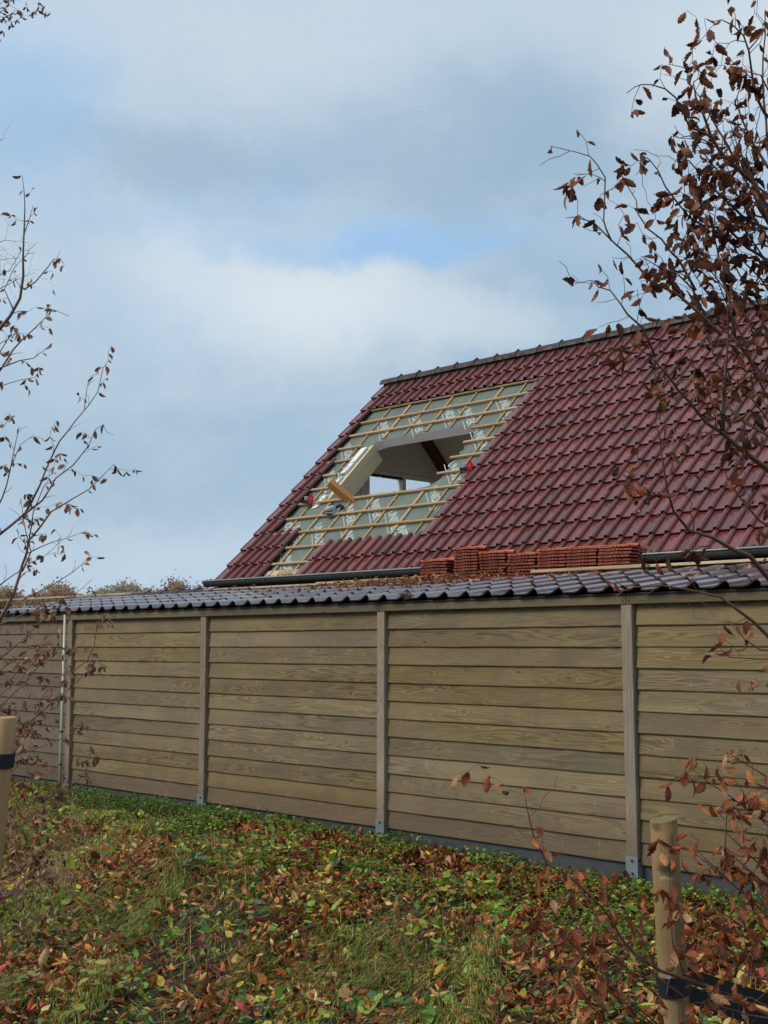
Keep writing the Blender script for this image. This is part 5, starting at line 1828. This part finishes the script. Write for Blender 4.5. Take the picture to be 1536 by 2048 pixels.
TLt.limb(S6([(300, 1480), (430, 1400), (560, 1330), (630, 1250), (640, 1170), (700, 1140)], 5.6, 5.5), 0.003, 0.001, 7, 11, (0.03, 0.08))
TLt.limb(S6([(40, 1620), (160, 1540), (300, 1430), (420, 1400), (510, 1340)], 5.6, 5.5), 0.003, 0.001, 9, 13, (0.03, 0.1))
TLt.limb(S6([(-20, 1760), (80, 1650), (110, 1820), (140, 1980)], 5.5, 5.4), 0.004, 0.0015, 9, 14, (0.04, 0.13))
TLt.limb(S6([(0, 2040), (120, 1980), (260, 1880), (390, 1800)], 5.4, 5.3), 0.0035, 0.001, 8, 14, (0.04, 0.13))
TLt.limb(S6([(-40, 1450), (60, 1400), (170, 1330), (300, 1300)], 5.6, 5.5), 0.003, 0.001, 9, 17, (0.04, 0.1))
TLt.limb(S6([(-40, 2200), (120, 2150), (260, 2040), (330, 1960)], 5.3, 5.2), 0.0035, 0.001, 9, 12, (0.04, 0.13))
TLt.limb(S6([(-40, 2700), (100, 2520), (200, 2380), (340, 2280)], 5.2, 5.1), 0.0035, 0.001, 9, 9, (0.04, 0.13))
for k_ in range(16):
    x0_, y0_ = TLt.rs.uniform(-60, 20), TLt.rs.uniform(80, 1500) if k_ < 8 else TLt.rs.uniform(1500, 2600)
    x1_ = TLt.rs.uniform(150, 430) if k_ < 8 else TLt.rs.uniform(200, 620)
    y1_ = y0_ - TLt.rs.uniform(100, 330)
    d_ = TLt.rs.uniform(5.4, 6.0)
    TLt.limb(S6([(x0_ - 60, y0_ + 70), (x0_, y0_), (x0_ * .5 + x1_ * .5, (y0_ + y1_) / 2 + TLt.rs.uniform(-60, 60)), (x1_, y1_), (x1_ + 50, y1_ - 20)], d_, d_ - .3), 0.0035, 0.001, 8, 11, (0.04, 0.12))
nl2 = TLt.finish(300)

# -- pale taller tree further left, only twig ends reach in
tb = at_depth(-330, 1500, 10.5)
gz = float(gh(tb[0], tb[1]))
bare = empty('bare_tree', (tb[0], tb[1], gz), 'pale bare tree beyond the left edge with its thin twig ends reaching in', 'tree')
TB = Tree(bare, M['bark_pale'], M['leaf_dull'], 0.055, 21, DULL_STOPS)
TB.limb([(tb[0], tb[1], gz - 0.05)] + [at_depth(x, y, 10.5) for x, y in ((-330, 1200), (-320, 800), (-300, 400), (-290, 100), (-280, -150))], 0.09, 0.03, 0, 0, name='trunk', sides=9, side_twigs=False)
for pts, den, ld in [([(-300, 500), (-150, 560), (-40, 570), (20, 540), (50, 490)], 9, 0.6), ([(-300, 640), (-120, 560), (-30, 500), (10, 480), (55, 485)], 9, 0.5),
                     ([(-300, 700), (-120, 640), (-20, 590), (30, 560), (70, 545)], 8, 0.8), ([(-300, 400), (-100, 320), (-20, 290), (10, 277)], 3, 0),
                     ([(-290, 150), (-120, 60), (-30, 30), (20, 10), (36, 22)], 8, 14), ([(-290, 180), (-120, 80), (-40, 50), (10, 42), (40, 46)], 8, 12),
                     ([(-300, 560), (-150, 480), (-60, 500), (0, 520), (40, 515)], 8, 0.4)]:
    TB.limb(px_path(pts, 10.5, 9.8, wob=0.05, rs=TB.rs), 0.018, 0.002, den, ld, (0.08, 0.3), 0.55)
TB.finish(300)


# -- wooded skyline far off: each tree its own thing
def far_tree(px, top_y, wpx, dist, cols, label, seed):
    rs = np.random.default_rng(seed)
    P = at_depth(px, 1293, dist)
    T = at_depth(px, top_y, dist)
    h = T[2] + 0.3
    wd = wpx / FPX * dist
    t = empty('far_tree', (P[0], P[1], 0.0), label, 'tree', 'autumn trees on the skyline')
    tk = MB()
    tk.tube([(P[0], P[1], -0.5), (P[0] + .1, P[1], h * .35), (P[0], P[1], h * .75)], [0.3, 0.22, 0.06], 7)
    for k_ in range(9):
        a = rs.uniform(0, 6.28); z0 = h * rs.uniform(.25, .6)
        tk.tube([(P[0], P[1], z0), (P[0] + math.cos(a) * wd * .22, P[1] + math.sin(a) * wd * .22, z0 + h * .15), (P[0] + math.cos(a) * wd * .4, P[1] + math.sin(a) * wd * .4, z0 + h * .33)], [0.11, 0.07, 0.02], 5)
    tk.build('trunk', M['bark_far'], t)
    n = 13000
    # clumps inside an uneven crown
    nc = 70
    ca_ = rs.uniform(0, 6.28, nc); cr = np.sqrt(rs.uniform(0, 1, nc)) * wd * .5; czz = rs.uniform(0.22, 0.90, nc)
    shr = np.sqrt(np.clip(1.02 - (np.abs(czz - 0.45) / 0.47) ** 2, 0.03, 1))
    C = np.c_[P[0] + np.cos(ca_) * cr * shr, P[1] + np.sin(ca_) * cr * shr, czz * h]
    i = rs.integers(0, nc, n)
    Q = C[i] + rs.normal(0, 1, (n, 3)) * np.array([wd * .115, wd * .115, h * .07])
    size = rs.uniform(0.12, 0.34, n) * dist / 190
    cols = np.array(cols)
    cl = cols[rs.integers(0, len(cols), nc)][i] * rs.uniform(.85, 1.15, (n, 1))
    qt = np.array([[-.5, -.5, 0], [.5, -.5, .1], [.5, .5, 0], [-.5, .5, .1]])
    V = (np.einsum('nij,kj->nki', rots(n, 1.2), qt) * size[:, None, None] + Q[:, None, :]).reshape(-1, 3)
    F = np.arange(n * 4).reshape(-1, 4); Ct = np.repeat(cl, 4, 0)
    o = link_obj('crown', tinted_mesh('crown', V, F, Ct, M['farleaf']), t)
    o['kind'] = 'stuff'


BR = [(0.44, 0.31, 0.22), (0.48, 0.34, 0.23), (0.40, 0.30, 0.23), (0.52, 0.36, 0.22)]  # crown colours lightened to stand in for distance haze
GR = [(0.43, 0.38, 0.28), (0.48, 0.42, 0.29), (0.40, 0.37, 0.30)]
OR = [(0.55, 0.33, 0.18), (0.50, 0.34, 0.21), (0.46, 0.33, 0.24)]
for i, (px, ty, wpx, dist, cols, lab) in enumerate([
        (-70, 1180, 90, 190, BR, 'brown autumn tree on the skyline at the very left edge'),
        (15, 1176, 80, 195, BR, 'brown skyline tree seen through the left beech branches, above the shed roof end'),
        (70, 1180, 70, 185, BR, 'warm brown skyline tree just left of the pale pipe'),
        (118, 1172, 74, 190, OR, 'russet skyline tree above the pale pipe by the shed roof'),
        (160, 1188, 60, 205, BR, 'low brown skyline tree in the dip of the tree line'),
        (206, 1176, 74, 200, GR, 'olive brown skyline tree with a broad round top'),
        (250, 1171, 76, 205, GR, 'grey green skyline tree, the broadest left of the house'),
        (296, 1178, 54, 210, OR, 'small orange tinted skyline tree above the lath end'),
        (352, 1168, 72, 205, BR, 'tall grey brown skyline tree above the shed ridge tiles'),
        (400, 1172, 56, 210, BR, 'grey brown skyline tree left of the house gutter end'),
        (436, 1166, 60, 215, BR, 'brown skyline tree right behind the house gutter corner'),
        (318, 1182, 60, 220, GR, 'low pale skyline tree between orange tree and tall tree'),
        (480, 1170, 70, 215, GR, 'skyline tree mostly hidden behind the house eave')]):
    far_tree(px, ty + 6 + random.uniform(-7, 7), wpx * 1.1, dist, cols, lab, 100 + i)

# ------------------------------------------------------------------ stakes and ties
def stake(top, bottom, r0, r1, label, seed, mat=None):
    rs = random.Random(seed)
    t_ = MB()
    n_ = 8
    A_, B_ = Vector(bottom), Vector(top)
    pts = [A_.lerp(B_, i / n_) for i in range(n_ + 1)]
    rr = [r0 + (r1 - r0) * i / n_ + rs.uniform(-.0008, .0008) for i in range(n_ + 1)]
    d = (B_ - A_).normalized()
    pts += [B_ + d * 0.004]; rr += [r1 * 0.95]
    t_.tube(pts, rr, 20)
    # not a turned cylinder: flats and ridges run along the shaft, the sawn top slopes a little
    fl = [1 + rs.uniform(-.05, .045) for _ in range(20)]
    fl = [(fl[i] + fl[i - 1]) / 2 for i in range(20)]
    for r_ in range(len(pts)):
        for q_ in range(20):
            v_ = Vector(t_.v[r_ * 20 + q_]); o_ = v_ - pts[r_]
            v_ = pts[r_] + o_ * (fl[q_] + rs.uniform(-.008, .008))
            if r_ >= len(pts) - 2: v_ = v_ + d * (0.10 * o_.x + rs.uniform(-.0012, .0012))
            t_.v[r_ * 20 + q_] = tuple(v_)
    mw = Matrix.Translation(A_)
    t_.v = [tuple(Vector(v) - A_) for v in t_.v]
    o = t_.build('stake', mat or M['stake'], None, mw, smooth=False)
    for p in o.data.polygons: p.use_smooth = len(p.vertices) == 4
    tag(o, label, 'stake', 'round wooden tree stakes')
    return o


SD = 3.75
top = at_depth(1327, 1641, SD); bot_dir = at_depth(1352, 2048, SD)
down = (np.array(bot_dir) - np.array(top)); L0 = np.linalg.norm(down); down /= L0
Lr = 1.75
bot = top + down * Lr
# the drying crack and knot as thin dark recesses
ck = MB()
vdir = (CAM - top); vdir /= np.linalg.norm(vdir)
sdv = np.cross(down, vdir); sdv /= np.linalg.norm(sdv)
fr_ = np.cross(sdv, down)
if fr_ @ vdir < 0: fr_ = -fr_


def stained(mt, spots):
    """copy of a material with dark stains at object points: (point, radii, colour, strength)"""
    mt = mt.copy(); g = NT(mt.node_tree)
    p = [n for n in mt.node_tree.nodes if n.type == 'BSDF_PRINCIPLED'][0]
    src = p.inputs['Base Color'].links[0].from_socket
    t = g.n('ShaderNodeTexCoord')
    wv = g.vmath('ADD', t.outputs['Object'], g.vmath('SCALE', g.vmath('SUBTRACT', g.noise(t.outputs['Object'], 45, 5, 0.7, 'Color'), (.5, .5, .5)), 0.035))
    for pt, rad, colr, st_ in spots:
        d_ = g.vmath('LENGTH', g.vmath('DIVIDE', g.vmath('SUBTRACT', wv, tuple(pt)), rad), out=1)
        src = g.mix(g.math('MULTIPLY', g.maprange(d_, 0.25, 1.0, 1.0, 0.0), st_), src, colr)
    g.link(src, p.inputs['Base Color'])
    return mt


def on_stake(s, t):
    """point on the stake's surface s metres below its top, angle t from the front"""
    r = 0.040 + 0.010 * s / Lr + 0.0006
    return top + down * s + (fr_ * math.cos(t) + sdv * math.sin(t)) * r


rel = lambda s, t: on_stake(s, t) - bot
stR = stake(top, bot, 0.050, 0.040, 'split round wooden stake with a mossy top standing before the timber wall', 4,
            stained(M['stake'], [(rel(0.135, 0), (0.042, 0.042, 0.030), (0.035, 0.03, 0.02), 0.85), (rel(0.165, 0.35), (0.016, 0.016, 0.007), (0.42, 0.34, 0.22), 0.9),
                                 (rel(0.165, -0.2), (0.02, 0.02, 0.007), (0.42, 0.34, 0.22), 0.8), (top - bot, (0.07, 0.07, 0.022), (0.15, 0.14, 0.06), 0.75),
                                 (rel(0.012, 0.7), (0.03, 0.03, 0.02), (0.05, 0.045, 0.02), 0.7), (rel(0.05, -0.6), (0.015, 0.015, 0.03), (0.16, 0.075, 0.025), 0.7),
                                 (rel(0.35, 0.5), (0.03, 0.03, 0.12), (0.20, 0.13, 0.05), 0.5)]))
cpts = [(0.0, 0.12), (0.05, 0.10), (0.10, 0.04), (0.16, 0.0), (0.22, -0.05), (0.28, -0.10), (0.34, -0.16), (0.40, -0.22)]
sgn = 1 if (sdv @ c_r) > 0 else -1
for (s0, t0), (s1, t1) in zip(cpts[:-1], cpts[1:]):
    w0 = 0.035 * (1 - s0 / 0.42); w1 = 0.035 * (1 - s1 / 0.42)
    q = [on_stake(s0, -sgn * (t0 - w0)), on_stake(s0, -sgn * (t0 + w0)), on_stake(s1, -sgn * (t1 + w1)), on_stake(s1, -sgn * (t1 - w1))]
    ck.add(q, [(0, 1, 2, 3)])
ck.build('drying_crack', simple_mat('dark_crack', (0.035, 0.022, 0.012), 0.9, 0.3, 40, bmp=0), stR)

ltop = at_depth(10, 1436, 5.2); lb = at_depth(-26, 1790, 5.2)
dl = np.array(lb) - np.array(ltop); dl /= np.linalg.norm(dl)
M['stake_pale'] = wood_mat('pale_stake_wood', (0.38, 0.22, 0.105), (0.22, 0.115, 0.05), (0.44, 0.275, 0.145), 2, freq=80,
                           weather=(0.36, 0.25, 0.12), weather_amt=0.35, contrast=0.6, knots=0.7, rnd=0.05)
stL = stake(ltop, ltop + dl * 2.0, 0.052, 0.050, 'pale leaning wooden stake at the left edge with a black band round it', 8, M['stake_pale'])


def band(center, axis, r, h, name, mat, parent=None, a0=0, a1=2 * math.pi):
    axis = Vector(axis).normalized(); x = axis.orthogonal().normalized(); y = axis.cross(x)
    n_ = 20
    vs, fs = [], []
    for i in range(n_):
        t = 2 * math.pi * i / n_
        for rr, hh in ((r, -h / 2), (r, h / 2), (r + .004, h / 2), (r + .004, -h / 2)):
            vs.append(Vector(center) + (x * math.cos(t) + y * math.sin(t)) * rr + axis * hh)
    for i in range(n_):
        j = (i + 1) % n_
        for k_ in range(4):
            k2 = (k_ + 1) % 4
            fs.append((i * 4 + k_, i * 4 + k2, j * 4 + k2, j * 4 + k_))
    return link_obj(name, mesh_from(name, vs, fs, False, mat), parent)


def strap(P, Q, h, name, parent, up=(0, 0, 1), sag=0.02, th=0.004):
    """flat belt from P to Q"""
    P, Q, up = Vector(P), Vector(Q), Vector(up)
    n_ = 10
    d = (Q - P).normalized(); s = d.cross(up).normalized(); u = s.cross(d)
    vs, fs = [], []
    for i in range(n_ + 1):
        t = i / n_
        c = P.lerp(Q, t) - u * (sag * 4 * t * (1 - t))
        tw_ = 0.5 * t
        uu = u * math.cos(tw_) + s * math.sin(tw_) * 0.5
        for a, b in ((-1, -1), (1, -1), (1, 1), (-1, 1)):
            vs.append(c + uu * (h / 2 * a) + s * (th / 2 * b))
    for i in range(n_):
        for k_ in range(4):
            k2 = (k_ + 1) % 4
            fs.append((i * 4 + k_, i * 4 + k2, (i + 1) * 4 + k2, (i + 1) * 4 + k_))
    fs += [(3, 2, 1, 0), tuple(n_ * 4 + k_ for k_ in range(4))]
    return link_obj(name, mesh_from(name, vs, fs, False, M['rubber']), parent)


# tie from the right stake to the beech trunk: band round the stake and two belts
tc_ = top + down * (L0 * (1965 - 1641) / 407.0)
tie = empty('tree_tie', tc_, 'black rubber tree tie running from the split stake to the beech at right', 'tree tie', 'black rubber tree ties')
WORLD[tie.name] = Matrix.Translation(tc_)
band(tc_, Vector(down) * 1.0 + Vector(sdv) * (0.14 * sgn), 0.047, 0.062, 'band', M['rubber'], tie)
trunk_at = at_depth(1636, 2070, 4.1)
p_front = at_depth(1336, 1972, SD - 0.052)
p_back = at_depth(1372, 1950, SD + 0.02)
strap(p_front, at_depth(1600, 2062, 4.05), 0.050, 'belt', tie, sag=0.005)
strap(p_back, at_depth(1640, 2028, 4.16), 0.045, 'belt', tie, sag=0.005)
MB().tube([at_depth(1337, 1954, SD - 0.053), at_depth(1337, 1954, SD - 0.058)], 0.007, 8).build('nail', M['zinc_rim'], tie)
tc2 = ltop + dl * (1518 - 1436) / FPX * 5.2
tie2 = empty('tree_tie', tc2, 'black rubber tie wrapped round the pale leaning stake at left', 'tree tie', 'black rubber tree ties')
WORLD[tie2.name] = Matrix.Translation(tc2)
band(tc2, dl, 0.0535, 0.062, 'band', M['rubber'], tie2)
strap(tc2 + np.array(c_r) * -0.03 - np.array(c_f) * 0.055 + np.array([0, 0, .02]), at_depth(-72, 1480, 6.25), 0.05, 'belt', tie2)

# ------------------------------------------------------------------ stick on the bank, seedlings
sa_, sb_ = at_depth(490, 2062, 7.2), at_depth(584, 1968, 7.6)
sa_ = np.array(sa_); sb_ = np.array(sb_)
za = float(gh(sa_[0], sa_[1])); zb2 = float(gh(sb_[0], sb_[1]))


def ground_pt(px, py, lift=0.0):
    """where the view through (px, py) meets the ground"""
    d = ray(px, py)
    t = 4.0
    while t < 30:
        P = CAM + d * t
        if P[2] <= float(gh(P[0], P[1])) + lift: return P
        t += 0.02
    return CAM + d * 10


g0, g1, g2 = ground_pt(478, 2070, .05), ground_pt(535, 2010, .07), ground_pt(586, 1962, .09)
o = MB().tube([g0, (g0 + g1) / 2 + np.array([0.006, 0, .006]), g1, g2], [0.018, 0.017, 0.015, 0.010], 7).build('stick', M['stick'], None, None, smooth=True)
tag(o, 'bare brown stick lying up the grassy bank at bottom centre', 'stick')


def seedling(px, py, n, size, h, cols, label, seed, spread=0.10, name='seedling'):
    rs = random.Random(seed)
    P = ground_pt(px, py)
    P = Vector(P)
    t = empty(name, P, label, 'plant', 'seedlings on the bank')
    WORLD[t.name] = Matrix.Translation(P)
    st = MB()
    vs0, fs0 = [], []
    mats = simple_mat('seedling_leaf', cols[0], 0.4, 0.3, 14, bmp=0.1, rnd=0.25)
    T = [(0, 0, 0), (-.24, .25, .05), (.24, .25, .05), (0, .28, 0), (-.27, .55, .06), (.27, .55, .06), (0, .58, -.01), (-.15, .82, .02), (.15, .82, .02), (0, .84, -.04), (0, 1.02, -.10)]
    F_ = [(0, 3, 1), (0, 2, 3), (1, 3, 6, 4), (3, 2, 5, 6), (4, 6, 9, 7), (6, 5, 8, 9), (7, 9, 10), (9, 8, 10)]
    lm = mesh_from('leaf', [tuple(c * size for c in p) for p in T], F_, True, mats)
    ns = 3 if n > 7 else 2
    tips = []
    for s in range(ns):
        a = rs.uniform(0, 6.28)
        tip = P + Vector((math.cos(a) * spread * .6, math.sin(a) * spread * .6, h * rs.uniform(.8, 1.1)))
        st.tube([P, P.lerp(tip, .5) + Vector((0, 0, .01)), tip], [0.004, 0.003, 0.0015], 5)
        tips.append(tip)
    st.build('stem', M['stick'], t, None, True)
    for k_ in range(n):
        tip = tips[k_ % ns]
        q = P.lerp(tip, rs.uniform(.45, 1.0))
        a = rs.uniform(0, 6.28)
        d = Vector((math.cos(a), math.sin(a), rs.uniform(-.45, .35))).normalized()
        x = d.cross(Vector((0, 0, 1))).normalized()
        x = Matrix.Rotation(rs.uniform(-.5, .5), 3, d) @ x
        link_obj('leaf', lm, t, None, frame(q, x, d, x.cross(d)) @ Matrix.Scale(rs.uniform(.7, 1.15), 4))


seedling(190, 1990, 14, 0.085, 0.20, [(0.30, 0.27, 0.03)], 'yellow leaved seedling low on the bank near the bottom left corner', 1, 0.13)
seedling(262, 2010, 9, 0.08, 0.18, [(0.20, 0.24, 0.05)], 'yellow green seedling just right of the yellow leaved one', 2)
seedling(382, 1862, 10, 0.075, 0.14, [(0.035, 0.085, 0.04)], 'dark green seedling with pointed leaves left of centre on the bank', 3)
seedling(470, 1900, 10, 0.075, 0.15, [(0.17, 0.24, 0.05)], 'light green seedling above the stick on the bank', 4)
seedling(525, 1850, 12, 0.065, 0.15, [(0.05, 0.105, 0.04)], 'mid green bushy seedling beside the light green one', 5)
seedling(655, 1955, 7, 0.07, 0.12, [(0.12, 0.2, 0.04)], 'small bright seedling among grass right of the stick', 6)
seedling(890, 1930, 11, 0.085, 0.15, [(0.085, 0.16, 0.035)], 'green broad leaved seedling at centre right of the bank', 7)
seedling(885, 2025, 9, 0.08, 0.14, [(0.07, 0.13, 0.045)], 'dark broad leaved seedling at the bottom right of centre', 8)
seedling(1395, 2040, 8, 0.085, 0.20, [(0.20, 0.30, 0.07)], 'bright light green seedling at the foot of the split stake', 9)
seedling(1480, 1950, 14, 0.07, 0.20, [(0.30, 0.34, 0.09)], 'yellow green seedling behind the black tie at right', 10, 0.16)
seedling(110, 1880, 10, 0.07, 0.15, [(0.06, 0.115, 0.055)], 'blue green seedling under the left beech twigs', 11)
seedling(60, 2000, 12, 0.085, 0.2, [(0.22, 0.24, 0.05)], 'pale yellow green seedling in the bottom left corner', 12, 0.14)
seedling(300, 1770, 6, 0.07, 0.16, [(0.28, 0.31, 0.07)], 'two stemmed lime seedling on the crest at left', 13)
seedling(560, 1790, 8, 0.055, 0.10, [(0.10, 0.19, 0.04)], 'fresh green low seedling on the crest left of the second post', 14)
seedling(1255, 2035, 8, 0.075, 0.15, [(0.06, 0.125, 0.035)], 'mid green seedling left of the split stake at the bottom edge', 15)
seedling(1050, 1985, 8, 0.065, 0.13, [(0.11, 0.17, 0.04)], 'green seedling at the bottom between centre and the split stake', 16)
print('leaves', nl, nl2, 'objects', len(bpy.data.objects))
